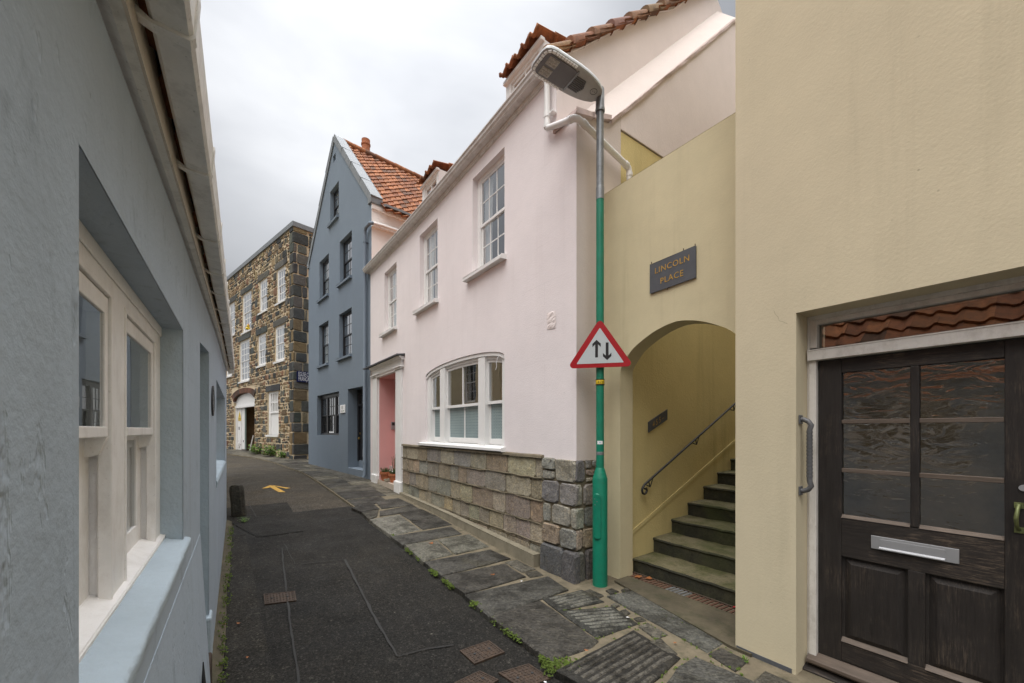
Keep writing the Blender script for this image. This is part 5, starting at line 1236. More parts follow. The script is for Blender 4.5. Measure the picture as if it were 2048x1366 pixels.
GREY = [(.075, .082, .080), (.10, .102, .095), (.062, .066, .066), (.125, .12, .105)]; OCH = [(.225, .16, .085), (.25, .185, .105), (.175, .13, .078), (.20, .16, .105)]; TAN = [(.33, .235, .14), (.28, .175, .105), (.36, .27, .165), (.21, .115, .075)]
def pal_w(big):
    if big: return GREY * 4 + OCH * 2 + TAN[:1]
    return GREY * 2 + OCH * 2 + TAN * 3
QW = .60
LINT = []
for (a, b, c, d), *_ in TW + [((6.75, 8.14, 1.42, 3.43), 3)]: LINT.append((a - .22, b + .22, d, d + .32))
vous = (1.10, 5.02, 3.0, 3.95)
m = MB()
hs = holes + LINT + [(1.10, 5.0, 3.02, 3.92), (1.50, 4.95, -.3, 3.02), (UC - .40, UC + .1, -.3, 11)]
stones(m, -4.5, UC, .1, ZT - .01, hs, lambda u, z, w: (u, w, z), (.20, .42), (.20, .56), pal_w, prot=.03, gap=.044, chips=.74, bevel=.02, jit=.024)
wh.part('rubble_stones', m, M['stone'])
m = MB(); z = .1; k = 0
while z < ZT - .05:
    h = rng.uniform(.34, .50); h = min(h, ZT - z); q = (.62, .34)[k % 2]; p_ = (.34, .74)[k % 2]
    pq_ = (lambda big: GREY * 3 + OCH)
    stones(m, UC - .40, UC + .035, z, z + h, [], lambda u, zz, w: (u, w * 1.1, zz), (h, h), (.5, .5) if k % 3 else (.26, .3), pq_, prot=.035, gap=.035, chips=0, bevel=.018, jit=.012)
    stones(m, -.03, .9 if k % 2 else .55, z, z + h, [], lambda a, zz, d: (UC - d * 1.1, a, zz), (h, h), (.9, .9), pq_, prot=.035, gap=.035, chips=0, bevel=.018, jit=.012)
    z += h; k += 1
wh.part('quoins', m, M['stone'])
pq2 = lambda big: GREY * 3 + OCH * 2
m = MB(); stones(m, .60, 6.5, .1, ZT - .01, [], lambda a, z, d: (UC - d, a, z), (.22, .40), (.3, .8), pq2, prot=.035, gap=.045, chips=.3, bevel=.02, jit=.02); wh.part('side_stones', m, M['stone'])
for a, b, c, d in LINT:
    m = MB(); stones(m, a, b, c, d, [], lambda u, z, w: (u, w * 1.1, z), (.32, .32), (b - a + 1, b - a + 1), lambda big: GREY, prot=.04, gap=.03, chips=0, bevel=.02)
    wh.part('lintel', m, M['stone'])
m = MB(); nv = 15
for k in range(nv):
    a0, a1 = 1.22 + 3.95 * k / nv, 1.22 + 3.95 * (k + 1) / nv; cxx = 3.225
    def ou(u): t = max(-1., min(1., (u - 3.2) / 2.1)); return 3.42 + .46 * math.sqrt(max(0, 1 - t * t))
    i0, i1 = cxx + (a0 - cxx) * .86, cxx + (a1 - cxx) * .86
    c = rng.choice([(.10, .055, .04), (.14, .07, .048), (.085, .06, .05), (.18, .085, .055)])
    m.prism([(i0 + .008, -.045, ain(i0) + .004), (i1 - .008, -.045, ain(i1) + .004), (a1 - .008, -.045, ou(a1)), (a0 + .008, -.045, ou(a0))], (0, .25, 0), c)
wh.part('brick_arch', m, M['stone'])
for (w, c, t) in TW:
    sash_window(wh, *w, .035, c, 3 if t == 'B' else 2, 3 if t == 'B' else 2, 'white', 'glass_sky', fr=.09, jam=.11, bar=.04, sill=(.10, .08, .06, .09), sillm='white', curtain='full', cm='dim' if rng.random() < .5 else 'curtain_grey')
# barred and boarded window by the corner
m = MB(); a, b, c, d = 6.75, 8.14, 1.42, 3.43
m.box(a, a + .22, .05, .18, c, d); m.box(b - .07, b, .05, .18, c, d); m.box(a + .22, b - .07, .05, .18, d - .10, d); m.box(a + .22, b - .07, .05, .18, 2.42, 2.50); m.box(a + .22, b - .07, .06, .18, 2.90, 2.95)
for k in range(1, 4): x = a + .22 + (b - a - .29) * k / 4; m.box(x - .05, x + .05, .055, .15, 2.50, d - .10)
m.box(a + .22, a + .29, .055, .15, 2.50, d - .1)
m.box(a + .22, b - .07, .09, .12, c, 2.42); m.box(a - .12, b + .05, -.06, .1, c - .09, c); bwn = wh.part('boarded_window', m, M['white'], bev=.006, label='window with white board below and bars above')
m = MB(); m.box(a + .22, b - .07, .3, .32, 2.4, d); wh.part('room_recess', m, paint('dark_red_interior', (.06, .03, .025), .8), bwn)
# doorway
m = MB(); m.prism([(u, .10, z - .03) for u, z in ac] + [(4.95, .10, 2.98), (1.50, .10, 2.98)], (0, .05, 0)); m.box(1.50, 4.95, .06, .22, 2.86, 2.98); m.box(1.50, 1.62, .08, .2, .5, 2.86); dfw = wh.part('door_frame', m, M['white'], bev=.01)
m = MB(); m.box(1.62, 2.24, .15, .20, .56, 2.86); m.box(2.26, 2.80, .17, .22, .60, 2.86); wd = wh.part('door', m, paint('peeling_white_door', (.78, .77, .75), .5, .05, .1, .12, (.2, .17, .13), scale=5), bev=.006, label='white door with peeling paint at its foot')
m = MB(); m.box(1.78, 1.95, .145, .15, 1.66, 1.83); m.box(2.5, 2.6, .165, .17, .98, 1.10); wh.part('lock_plate', m, M['dim'], wd)
m = MB()
for _ in range(46):
    x, z = rng.uniform(1.64, 2.20), .58 + abs(rng.gauss(0, .22)); s_ = rng.uniform(.01, .045); m.quad((x, .1488, z), (x + s_, .1488, z + .01), (x + s_ * .8, .1488, z + s_ * 2), (x - .01, .1488, z + s_ * 1.6))
wh.part('bare_patches', m, paint('bare_door_timber', (.13, .095, .065), .8), wd)
m = MB(); m.box(2.82, 2.93, .15, .2, .6, 2.86); wh.part('jamb_post', m, paint('grey_green_paint', (.22, .28, .25), .6), dfw)
m = MB(); m.box(2.6, 4.95, 2.6, 2.65, .3, 3.0); m.box(2.50, 2.62, .3, 2.6, .3, 3.0); m.box(4.95, 5.1, .6, 2.6, .3, 3.0); m.box(2.5, 5, .22, 2.65, 2.98, 3.1); wh.part('passage_wall', m, paint('dim_stone_passage', (.20, .13, .07), .9, .35, .6, scale=3), dfw)
m = MB(); m.tube([(3.0, .35, .55), (3.05, .5, 1.35)], .035, 8); wh.part('leaning_pole', m, M['grey_white'], dfw)
m = MB(); m.box(-5, UC + .07, -.07, .35, ZT, ZT + .22); m.box(UC - .25, UC + .07, .35, 7, ZT, ZT + .22); wh.part('parapet_coping', m, M['lead'], bev=.015)
m = MB(); m.box(-5, UC - .3, 4, 7, 9, 9.1); wh.part('flat_roof', m, M['lead'])
# blue church sign on the flank
cs_ = Thing('church_sign', 'navy enamel sign with white French lettering on the stone flank wall', 'sign', TF, (UC, .75, 3.7))
m = MB(); m.box(UC + .045, UC + .075, .10, 1.75, 3.70, 4.16); cs_.part('board', m, M['navy'], bev=.006)
m = MB(); tx = lambda x, y, z: (UC + .0765, .16 + x, y)
m.text('ÉGLISE CATHOLIQUE', .25, lambda x, y, z: tx(x, y + 3.955, z), 'LEFT', xs=.42); cs_.part('upper_lettering', m, M['paper']); cs_.part('lower_lettering', MB().text('FRANÇAISE', .25, lambda x, y, z: tx(x, y + 3.755, z), 'LEFT', xs=.46), M['paper'])
hz = Thing('hazard_sign', 'small yellow hazard notice on the white warehouse door', 'sign', TF, (2.2, .14, 2.3))
m = MB(); m.prism([(1.76, .14, 2.36), (2.20, .14, 2.36), (1.98, .14, 2.68)], (0, .008, 0)); m.box(1.74, 2.22, .139, .148, 2.16, 2.345); hz.part('board', m, M['yellow_paint'])
m = MB(); m.box(1.965, 1.995, .1365, .139, 2.45, 2.58); m.box(1.965, 1.995, .1365, .139, 2.405, 2.43)
for k in range(3): m.box(1.79, 2.17, .1365, .138, 2.20 + k * .05, 2.218 + k * .05)
hz.part('markings', m, M['dim'])
od = Thing('window_ornament', 'tiny yellow and red toy bird on a white upper windowsill', 'ornament', TF, (4.0, -.03, 6.83))
m = MB(); m.lathe(4.0, -.03, [(.02, 6.835), (.09, 6.86), (.115, 6.92), (.08, 6.98), (.03, 7.0)], 12); m.lathe(4.06, -.03, [(.02, 6.98), (.065, 7.01), (.07, 7.06), (.04, 7.1), (.01, 7.11)], 10); od.part('body', m, M['yellow_paint'], smooth=50)
m = MB(); m.tube([(4.12, -.03, 7.05), (4.19, -.03, 7.035)], [.025, .006], 8); m.lathe(4.06, -.03, [(.03, 7.10), (.03, 7.14), (.005, 7.17)], 8); od.part('beak_and_comb', m, M['red'])
rl = Thing('alley_railing', 'short grey metal railing at the mouth of the alley beside the slate-grey house', 'railing', TF, (UC + .3, .45, .4))
m = MB(); m.tube([(UC + .45, .45, .3), (UC + .45, .45, 1.02), (UC + .50, .47, 1.05), (UC + 1.3, .9, 1.05)], .028, 8); m.tube([(UC + .45, .45, .55), (UC + 1.3, .9, .55)], .02, 8); rl.part('post_and_rails', m, M['galv'], smooth=50)

# ================================================================== COTTAGE ON THE LEFT
ct = Thing('grey_cottage', 'low grey-blue rendered cottage with cream sash window under a dirty white gutter', 'cottage', LF, (2.5, 0, 0))
EP = [(-4, 2.0), (.68, 2.255), (1.56, 2.325), (2.6, 2.385), (4.5, 2.50), (8.2, 2.60)]
def ez(u):
    for (a, b), (c, d) in zip(EP, EP[1:]):
        if u <= c: return b + (d - b) * (u - a) / (c - a)
    return EP[-1][1]
CE = 7.75
m = MB(); NW = (.605, 1.735, 1.25, 2.008)
m.face([(-2.2, -.3), (2.48, -.3), (2.48, 2.10), (3.22, 2.17), (3.22, -.3), (CE, -.3)] + [(CE, ez(CE) - .005)] + [(u, ez(u) - .005) for u, _ in reversed(EP[1:-1])] + [(-2.2, ez(-2.2) - .005)],
       [(rect(*NW), 0), (rect(4.28, 6.85, 1.22, 2.10), 0)], mpf())
m.box(CE - .1, CE - .0005, .003, 4, -.3, 2.6)
ct.part('wall', m, M['cottage'])
m = MB(); m.prism([(u, -.0015, 1.12) if k == 0 else (u, -.048, .25) if k == 1 else (u, -.052, -.2) if k == 2 else (u, .05, -.2) if k == 3 else (u, .05, 1.12) for k, u in enumerate([-2.2] * 5)], (4.68, 0, 0)); ct.part('battered_base', m, M['cottage'])
m = MB()
m.prism([(NW[0], .0015, NW[3]), (NW[1], .0015, NW[3]), (NW[1], .0015, NW[3] + .05), (NW[0], .0015, NW[3] + .05)], (0, .2, 0)); m.box(NW[0] - .05, NW[0], .0015, .2, NW[2] - .02, NW[3] + .05)
m.box(2.40, 2.48, .0015, .2, -.3, 2.14); m.prism([(2.40, .0015, 2.095), (3.30, .0015, 2.175), (3.30, .0015, 2.25), (2.40, .0015, 2.2)], (0, .2, 0)); m.box(4.2, 6.9, .0015, .25, 2.10, 2.2); m.box(4.2, 4.28, .0015, .25, 1.2, 2.12)
ct.part('reveals', m, M['cottage'])
for q in ((NW[1], NW[1] + .05, .0015, .2, NW[2] - .02, NW[3] + .05), (3.22, 3.30, .0015, .3, -.3, 2.2), (6.85, 6.95, .0015, .25, 1.15, 2.12)): ct.part('painted_reveal', MB().box(*q), M['cottage_sill'], label='reveal painted paler blue')
m = MB(); m.box(2.40, 3.30, .16, .2, -.3, 2.2); ct.part('blocked_door', m, M['cottage_sill'])
m = MB(); m.box(3.17, 3.34, -.016, .14, .12, .42); ct.part('plinth_block', m, M['cottage_sill'], bev=.02)
m = MB(); m.box(2.86, 3.16, -.02, .12, -.1, .20); ct.part('exposed_brick', m, M['rust'], bev=.01)
# window: boxed frame, mullion, two double-hung lights
FW = .062; a0, a1 = NW[0], NW[1]
m = MB()
m.box(a0, .665, FW, FW + .09, NW[2], NW[3]); m.box(1.63, a1, FW, FW + .09, NW[2], NW[3]); m.box(1.09, 1.205, FW, FW + .09, NW[2], NW[3])
for a, b in ((.66, 1.09), (1.205, 1.63)): m.box(a, b, FW, FW + .09, 1.945, NW[3])
m2 = [(.66, 1.09), (1.205, 1.63)]
for a, b in m2:   # staff beads
    m.box(a, a + .012, FW - .0025, FW + .02, NW[2] + .02, 1.945); m.box(b - .012, b, FW - .0025, FW + .02, NW[2] + .02, 1.945); m.box(a + .012, b - .012, FW - .0025, FW + .02, 1.933, 1.945)
m.box(a0, a1, FW - .004, FW, 1.975, NW[3])
cwn = ct.part('window', m, M['cream'], bev=.003)
m = MB(); m.prism([(a0, FW - .012, 1.252), (a0, FW + .10, 1.252), (a0, FW + .10, 1.312), (a0, FW + .03, 1.300), (a0, FW - .012, 1.282)], (a1 - a0, 0, 0)); ct.part('timber_sill', m, M['cream'], cwn, bev=.003)
for a, b in m2:
    m = MB(); w = FW + .003; s_ = .036
    m.box(a + .014, a + s_, w, w + .03, 1.635, 1.93); m.box(b - s_, b - .014, w, w + .03, 1.635, 1.93); m.box(a + s_, b - s_, w, w + .03, 1.893, 1.93); m.box(a + s_, b - s_, w - .003, w + .03, 1.635, 1.657)
    for x in (a + .014, b - s_): m.prism([(x, w, 1.635), (x, w + .03, 1.635), (x, w + .03, 1.595), (x, w + .012, 1.60)], (s_ - .014, 0, 0))
    ct.part('sash', m, M['cream'], cwn, bev=.002)
    ct.part('pane', MB().quad((a + .025, w + .004, 1.65), (b - .025, w + .004, 1.65), (b - .025, w + .004, 1.90), (a + .025, w + .004, 1.90)), M['glass_near'], cwn)
    m = MB(); w = FW + .034; s_ = .07
    m.box(a + .004, a + s_, w, w + .03, 1.30, 1.64); m.box(b - s_, b - .004, w, w + .03, 1.30, 1.64); m.box(a + s_, b - s_, w, w + .03, 1.30, 1.355); m.box(a + s_, b - s_, w, w + .03, 1.62, 1.64); ct.part('sash', m, M['cream'], cwn, bev=.002)
    ct.part('pane', MB().quad((a + .05, w + .005, 1.34), (b - .05, w + .005, 1.34), (b - .05, w + .005, 1.63), (a + .05, w + .005, 1.63)), M['glass_near'], cwn)
    m = MB(); m.grid(lambda x, y: (a + .02 + (b - a - .04) * x, FW + .13 + .006 * math.sin(x * 40), 1.29 + .66 * y), 40, 4); ct.part('blind', m, M['curtain_grey'], cwn, smooth=60)
m = MB(); m.box(a0, a1, FW + .3, FW + .32, 1.2, 2.05); ct.part('room_recess', m, M['dim'], cwn)
m = MB(); m.box(1.30, 1.37, FW + .075, FW + .08, 1.66, 1.73); ct.part('leaning_card', m, M['paper'], cwn)
# stone-like rendered sill with a rough arris
m = MB(); pr = [(FW + .02, 1.278), (-.010, 1.253), (-.016, 1.249), (-.018, 1.242), (-.013, 1.214), (-.0, 1.208), (FW + .02, 1.208)]
m.sweep(pr, [(.50 + 1.30 * i / 60, rng.uniform(-.0012, .0012), rng.uniform(-.0014, .0014)) for i in range(61)]); ct.part('sill', m, M['cottage_sill'], smooth=50)
# far window
m = MB(); m.box(4.28, 4.40, .10, .2, 1.22, 2.10); m.box(6.7, 6.85, .10, .2, 1.22, 2.1); m.box(4.40, 6.7, .1, .2, 2.02, 2.1); m.box(4.4, 6.7, .1, .2, 1.22, 1.30); m.box(5.48, 5.62, .1, .2, 1.3, 2.02); fwn = ct.part('window', m, M['cream'], label='far window close to the cottage corner')
ct.part('pane', MB().quad((4.35, .15, 1.25), (6.75, .15, 1.25), (6.75, .15, 2.05), (4.35, .15, 2.05)), M['glass_near'], fwn); m = MB(); m.box(4.2, 6.9, .3, .32, 1.2, 2.1); ct.part('room_recess', m, M['dark'], fwn)
m = MB(); m.sweep([(.1, 1.235), (-.006, 1.215), (-.014, 1.19), (-.008, 1.15), (.1, 1.15)], [(4.2 + .3 * i, rng.uniform(-.005, .005), rng.uniform(-.004, .004)) for i in range(10)]); ct.part('sill', m, M['cottage_sill'], fwn)
# eaves: soffit board, fascia, box gutter with unions
us_ = [-2.2] + [-1.5 + .5 * i for i in range(20)]
us_ = [u for u in us_ if u < CE + .02] + [CE + .03]
stn = lambda: [(u, 0, ez(u) - 2.255) for u in us_]
m = MB(); m.sweep([(-.003, 2.262), (-.0115, 2.258), (-.026, 2.262), (-.026, 2.272), (.03, 2.275)], stn()); ct.part('soffit_board', m, M['gutter'])
m = MB(); m.sweep([(-.0255, 2.262), (-.031, 2.262), (-.031, 2.36), (-.0255, 2.36)], stn()); m.box(-2.2, -2.1, 0, .01, 2.1, 2.2); fs_ = ct.part('fascia', m, M['fascia'])
m = MB(); m.sweep([(.02, 2.275), (-.024, 2.275), (-.024, 2.37), (-.05, 2.372), (-.05, 2.377), (.02, 2.377)], stn()); ct.part('eaves_gap_shade', m, M['dark'])  # shade of the eaves gap painted as a dark solid that shuts out sky
m = MB(); m.sweep([(-.046, 2.305), (-.052, 2.297), (-.097, 2.294), (-.103, 2.302), (-.108, 2.365), (-.104, 2.368), (-.099, 2.305), (-.052, 2.305), (-.048, 2.366), (-.044, 2.366)], stn()); gtt = ct.part('gutter', m, M['gutter'])
BR = [.05, .46, .745, 1.25, 1.82, 2.30, 2.75, 3.25, 3.85, 4.5, 5.2, 6.0, 6.8, 7.6]
for u in BR:
    m = MB(); d = ez(u) - 2.255; t_ = .010
    m.sweep([(-.030, 2.300 + d), (-.05, 2.292 + d), (-.0985, 2.289 + d), (-.106, 2.298 + d), (-.1115, 2.372 + d), (-.106, 2.374 + d), (-.1015, 2.30 + d), (-.05, 2.298 + d), (-.030, 2.312 + d)], [(u - t_, 0, 0), (u - t_ * .4, 0, -.001), (u + t_ * .4, 0, -.001), (u + t_, 0, 0)]); ct.part('gutter_bracket', m, M['gutter'], gtt)
m = MB(); m.box(CE - .02, CE + .03, -.1, -.02, 2.56, 2.72); ct.part('gutter_end', m, M['gutter'], gtt)
m = MB(); aR = R(43)
pantiles(m, lambda a, b, h: (-2.2 + a, -.012 + b * math.cos(aR) - h * math.sin(aR), ez(-2.2 + a) + .11 + b * math.sin(aR) + h * math.cos(aR)), CE + 2.25, 3.3, per=.24, row=.3, amp=.028, step=.04); ct.part('roof', m, M['tile'], smooth=50)
m = MB(); m.prism([(CE - .06, .003, 2.55), (CE - .06, 4.5, 2.55), (CE - .06, 2.3, 4.85)], (.05, 0, 0)); ct.part('gable_end', m, M['cottage'])
m = MB(); m.prism([(-2.2, 2.3, 4.9), (-2.2, 4.8, 2.4), (-2.2, 2.3, 4.7)], (CE + 2.2, 0, 0)); ct.part('rear_slope', m, M['tile'])
m = MB(); P_ = [(2.02, .66), (2.015, .60), (2.02, .54), (2.012, .47), (2.016, .40)]
m.tube([(u + .02, -.030 - .02 * (1.12 - z) , z) for u, z in P_], [.002, .007, .010, .005, .002], 6); ct.part('wall_scar', m, M['dark'])
rp = Thing('wall_plaque', 'round dark cast plaque on the grey-blue cottage wall', 'plaque', LF, (3.60, -.0, 1.865))
m = MB(); 
def disc(r0, r1, w0, w1, n=28):
    vs = []; 
    for r_, w_ in ((r0, w0), (r1, w0), (r1, w1), (r0, w1)): vs += [(3.60 + r_ * 1.2 * math.cos(2 * PI * k / n), w_, 1.867 + r_ * math.sin(2 * PI * k / n)) for k in range(n)]
    return vs, [(j * n + k, j * n + (k + 1) % n, ((j + 1) % 4) * n + (k + 1) % n, ((j + 1) % 4) * n + k) for j in range(4) for k in range(n)]
m.add(*disc(.086, .112, -.010, 0)); rim = rp.part('rim', m, M['iron'], smooth=40)
m = MB(); m.add(*disc(.001, .086, -.004, 0)); rp.part('disc', m, M['slate_sign'])
m = MB()
for x, z, s_ in ((0, .02, .03), (.03, -.02, .022), (-.03, -.025, .02), (0, -.055, .018), (.01, .06, .014)): m.prism([(3.60 + x * 1.5 + s_ * 1.3 * math.cos(k), -.008, 1.867 + z + s_ * math.sin(k)) for k in [PI * i / 6 for i in range(12)]], (0, .006, 0))
rp.part('relief', m, M['galv'], smooth=60)

# ================================================================== SMALL THINGS
bl_ = Thing('stone_bollard', 'rough dark leaning stone post at the corner of the cottage', 'bollard', WF, (-4.62, 6.78, gz(-4.62, 6.78) - .05))
m = MB(); bx, by, bz = -4.62, 6.78, gz(-4.62, 6.78) - .08; n = 12; rows = 7; vs = []
for j in range(rows):
    t = j / (rows - 1); rr_ = .105 * (1 - .14 * t) * (.95 if j == rows - 1 else 1)
    for k in range(n): a = 2 * PI * k / n; q = rr_ * (1 + rng.uniform(-.12, .12)) / max(abs(math.cos(a)), abs(math.sin(a))) ** .9; vs.append((bx - .05 * t + q * math.cos(a + .4), by + q * math.sin(a + .4), bz + .55 * t + rng.uniform(-.015, .015)))
m.add(vs, [(j * n + k, j * n + (k + 1) % n, (j + 1) * n + (k + 1) % n, (j + 1) * n + k) for j in range(rows - 1) for k in range(n)] + [tuple((rows - 1) * n + k for k in range(n))]); m.c = {i: (.055, .052, .042) for i in range(len(m.f))}
bl_.part('post', m, M['granite'], smooth=25)

def weed(name, label, cat, x, y, z, r, h, n, mat='weed', group=None):
    t = Thing(name, label, cat, WF, (x, y, z), group); m = MB()
    for _ in range(n):
        a = rng.uniform(0, 2 * PI); d = r * math.sqrt(rng.random()); bx, by = x + d * .4 * math.cos(a), y + d * .4 * math.sin(a); hh = h * rng.uniform(.4, 1.1); tx, ty = x + d * math.cos(a), y + d * math.sin(a)
        for q in range(3):
            f0 = .3 + .3 * q; c = Vector((bx + (tx - bx) * f0, by + (ty - by) * f0, z + hh * f0)); b = rng.uniform(0, 2 * PI); L_ = rng.uniform(.35, .6) * h * .45; wv = L_ * .35
            dv = Vector((math.cos(b), math.sin(b), rng.uniform(-.2, .7))).normalized(); sv = dv.cross(Vector((0, 0, 1))).normalized() * wv
            m.add([c, c + dv * L_ * .5 + sv, c + dv * L_, c + dv * L_ * .5 - sv], [(0, 1, 2, 3)])
    t.part('leaves', m, M[mat])
    m = MB()
    for _ in range(7): a = rng.uniform(0, 2 * PI); d = r * rng.random(); m.tube([(x, y, z - .01), (x + d * math.cos(a), y + d * math.sin(a), z + h * .8)], .006 * max(.4, h / .4), 4)
    t.part('stems', m, M[mat]); return t
for u, s_, lab in ((5.75, 1., 'green weed clump at the warehouse foot, left of three, by the arched doorway'), (7.55, 1.15, 'largest green weed clump, centre of three at the warehouse foot'), (8.85, .8, 'lowest green weed clump at the warehouse foot, by the stone corner')):
    x, y = TF.pt(u, -.16); weed('weed', lab, 'weed', x, y, gz(x, y) - .01, .40 * s_, .50 * s_, int(90 * s_), group='weeds along the warehouse wall')
x, y = -4.30, 6.42; weed('weed', 'small round-leaved weed growing by the stone bollard', 'weed', x, y, gz(x, y) - .05, .10, .09, 34)
x, y = PF.pt(9.55, -.12); weed('weed', 'tiny green seedling in the pavement crack below the yellow wall', 'weed', x, y, .0, .035, .045, 12)
# pots on the doorstep
def pot(label, u, w, r, h, plant, ph):
    z0 = .392; t = Thing('flower_pot', label, 'plant pot', PF, (u, w, z0), 'terracotta pots on the pink doorstep'); m = MB()
    m.lathe(u, w, [(r * .70, z0), (r * .93, z0 + h * .72), (r * 1.06, z0 + h * .73), (r * 1.08, z0 + h), (r * .95, z0 + h), (r * .92, z0 + h * .88)], 24); t.part('pot', m, M['terracotta'], smooth=40)
    m = MB(); m.lathe(u, w, [(r * .5, z0 + h * .86), (r * .92, z0 + h * .88)], 16); t.part('soil', m, M['soil'])
    m = MB()
    for _ in range(plant):
        a = rng.uniform(0, 2 * PI); d = r * rng.random(); c = Vector((u + d * math.cos(a) * .7, w + d * math.sin(a) * .7, z0 + h * .88)); e = c + Vector((d * math.cos(a) * .5, d * math.sin(a) * .5, ph * rng.uniform(.5, 1)))
        m.tube([c, e], .004, 4)
        for q in range(8):
            p = c + (e - c) * (.2 + .1 * q); b = rng.uniform(0, 2 * PI); dv = Vector((math.cos(b), math.sin(b), .6)).normalized() * .03; sv = Vector((-math.sin(b), math.cos(b), 0)) * .007
            m.add([p - sv, p + sv, p + dv], [(0, 1, 2)])
    t.part('herb', m, M['herb']); return t
pot('terracotta pot of low green herbs at the front of the pink doorstep', .95, .10, .135, .22, 40, .13)
pot('terracotta pot with bushy herb tucked behind the white pilaster', 1.38, .17, .13, .21, 36, .15)
pot('terracotta pot with tall upright rosemary at the back of the doorstep', 1.08, .32, .10, .20, 26, .50)
bx_ = Thing('planter_box', 'white and blue box behind the terracotta pots on the doorstep', 'box', PF, (.98, .34, .39)); m = MB(); m.box(.80, 1.14, .22, .31, .392, .62); bx_.part('tub', m, M['paper'], bev=.01)
m = MB(); m.box(.81, 1.13, .217, .2195, .50, .55); bx_.part('blue_band', m, M['navy']); m = MB(); m.box(.80, .96, .24, .28, .62, .74); bx_.part('card', m, M['pink_coping'])
pb = Thing('pebble_pile', 'small heap of pale pebbles between the terracotta pots', 'pebbles', PF, (1.22, .05, .39)); m = MB()
for _ in range(16):
    u, w, r_ = 1.22 + rng.gauss(0, .055), .05 + rng.gauss(0, .04), rng.uniform(.02, .038); z = .40 + rng.uniform(0, .05); m.lathe(u, w, [(.004, z - r_ * .4), (r_, z), (r_ * .8, z + r_ * .5), (.004, z + r_ * .7)], 8)
pb.part('pebbles', m, M['concrete'], smooth=60)
# manhole covers
def cover(poly, label, pat, group=None, dz=-.036):
    cx = sum(p[0] for p in poly) / 4; cy = sum(p[1] for p in poly) / 4; z = gz(cx, cy) + dz
    t = Thing('manhole_cover', label, 'manhole cover', WF, (cx, cy, z), group); P = [Vector((*p, gz(*p) + dz)) for p in poly]; C_ = sum(P, Vector()) / 4
    def sc(k, dzz): return [C_ + (p - C_) * k + Vector((0, 0, dzz)) for p in P]
    m = MB(); o_, i_ = sc(1, .004), sc(.90, .004); b_ = sc(1.0, -.03)
    m.add(o_ + i_ + sc(.90, -.004) + b_, [(k, (k + 1) % 4, 4 + (k + 1) % 4, 4 + k) for k in range(4)] + [(4 + k, 4 + (k + 1) % 4, 8 + (k + 1) % 4, 8 + k) for k in range(4)] + [(k, (k + 1) % 4, 12 + (k + 1) % 4, 12 + k) for k in range(4)]); t.part('frame', m, M['rust'])
    m = MB(); q = sc(.88, .002); m.add(q + sc(.88, -.02), [(0, 1, 2, 3)] + [(k, (k + 1) % 4, 4 + (k + 1) % 4, 4 + k) for k in range(4)])
    def at(x, y): a = q[0] + (q[1] - q[0]) * x; b = q[3] + (q[2] - q[3]) * x; return a + (b - a) * y
    nx = pat
    for i in range(nx):
        for j in range(nx):
            x, y = (i + .5) / nx, (j + .5) / nx; e = .30 / nx; f = .10 / nx
            if (i + j) % 2: e, f = f, e
            v = [at(x - e, y - f), at(x + e, y - f), at(x + e, y + f), at(x - e, y + f)]; u4 = [p + Vector((0, 0, .0035)) for p in v]
            m.add(v + u4, [(4, 5, 6, 7)] + [(k, (k + 1) % 4, 4 + (k + 1) % 4, 4 + k) for k in range(4)])
    cov = t.part('plate', m, M['rust'])
    m = MB()
    for x, y in ((.22, .5), (.78, .5)): p = at(x, y); m.lathe(p.x, p.y, [(.010, p.z), (.010, p.z + .0045)], 10)
    t.part('key_hole', m, M['dark'], cov)
cover([(-.40, 3.055), (-.185, 3.205), (-.055, 3.035), (-.27, 2.88)], 'square rusty manhole cover nearest the kerb, set apart from the other two', 7, 'rusty covers in the lane')
cover([(-.095, 2.775), (.12, 2.885), (.265, 2.715), (.07, 2.60)], 'square rusty manhole cover beside the mossy kerb at the foot of the picture', 7, 'rusty covers in the lane')
cover([(-.385, 2.665), (-.225, 2.80), (-.09, 2.70), (-.25, 2.52)], 'square rusty manhole cover farthest from the kerb, cut by the bottom edge', 7, 'rusty covers in the lane')
cover([(-2.48, 3.99), (-2.21, 4.075), (-2.09, 3.88), (-2.34, 3.785)], 'worn rectangular iron cover alone in the middle of the asphalt lane', 9)
# fallen leaves and scraps
def fallen(label, x, y, z, s_, cat='leaf', mat='leaf_brown', name='fallen_leaf', group='fallen leaves'):
    m = MB(); a = rng.uniform(0, 2 * PI); n = 9; ou_ = []
    for k in range(n): q = 2 * PI * k / n; r_ = s_ * (1.0 if k % 2 else .62) * (1.5 if k in (0, 1) else 1); ou_.append((x + r_ * math.cos(q + a), y + r_ * .75 * math.sin(q + a), z + .004 + rng.uniform(0, s_ * .35)))
    m.add(ou_ + [(x, y, z + .006 + s_ * .12)], [(k, (k + 1) % n, n) for k in range(n)]); single(name, m, M[mat], label, cat, WF, (x, y, z), group, smooth=60)
for x, y, dz, s_, lab in ((-1.112, 5.49, .018, .040, 'orange fallen leaf on the grooved flagstone by the kerb'), (-.219, 4.497, .018, .028, 'orange fallen leaf on a dark wet flagstone in mid pavement'), (.546, 2.93, .032, .018, 'small brown leaf on the broad ridged flagstone'),
                          (1.25, 3.068, .012, .015, 'small rusty leaf on the sandy bedding by the long flagstone'), (-2.455, 3.404, -.03, .020, 'left of two leaves lying together on the asphalt'), (-2.339, 3.427, -.03, .022, 'right of two leaves lying together on the asphalt'),
                          (-4.187, 9.331, -.04, .06, 'brown leaf on the far lane, right of the yellow arrow'), (-1.95, 2.95, -.03, .014, 'tiny orange leaf on the asphalt nearest the cottage strip')):
    fallen(lab, x, y, gz(x, y) + dz, s_)
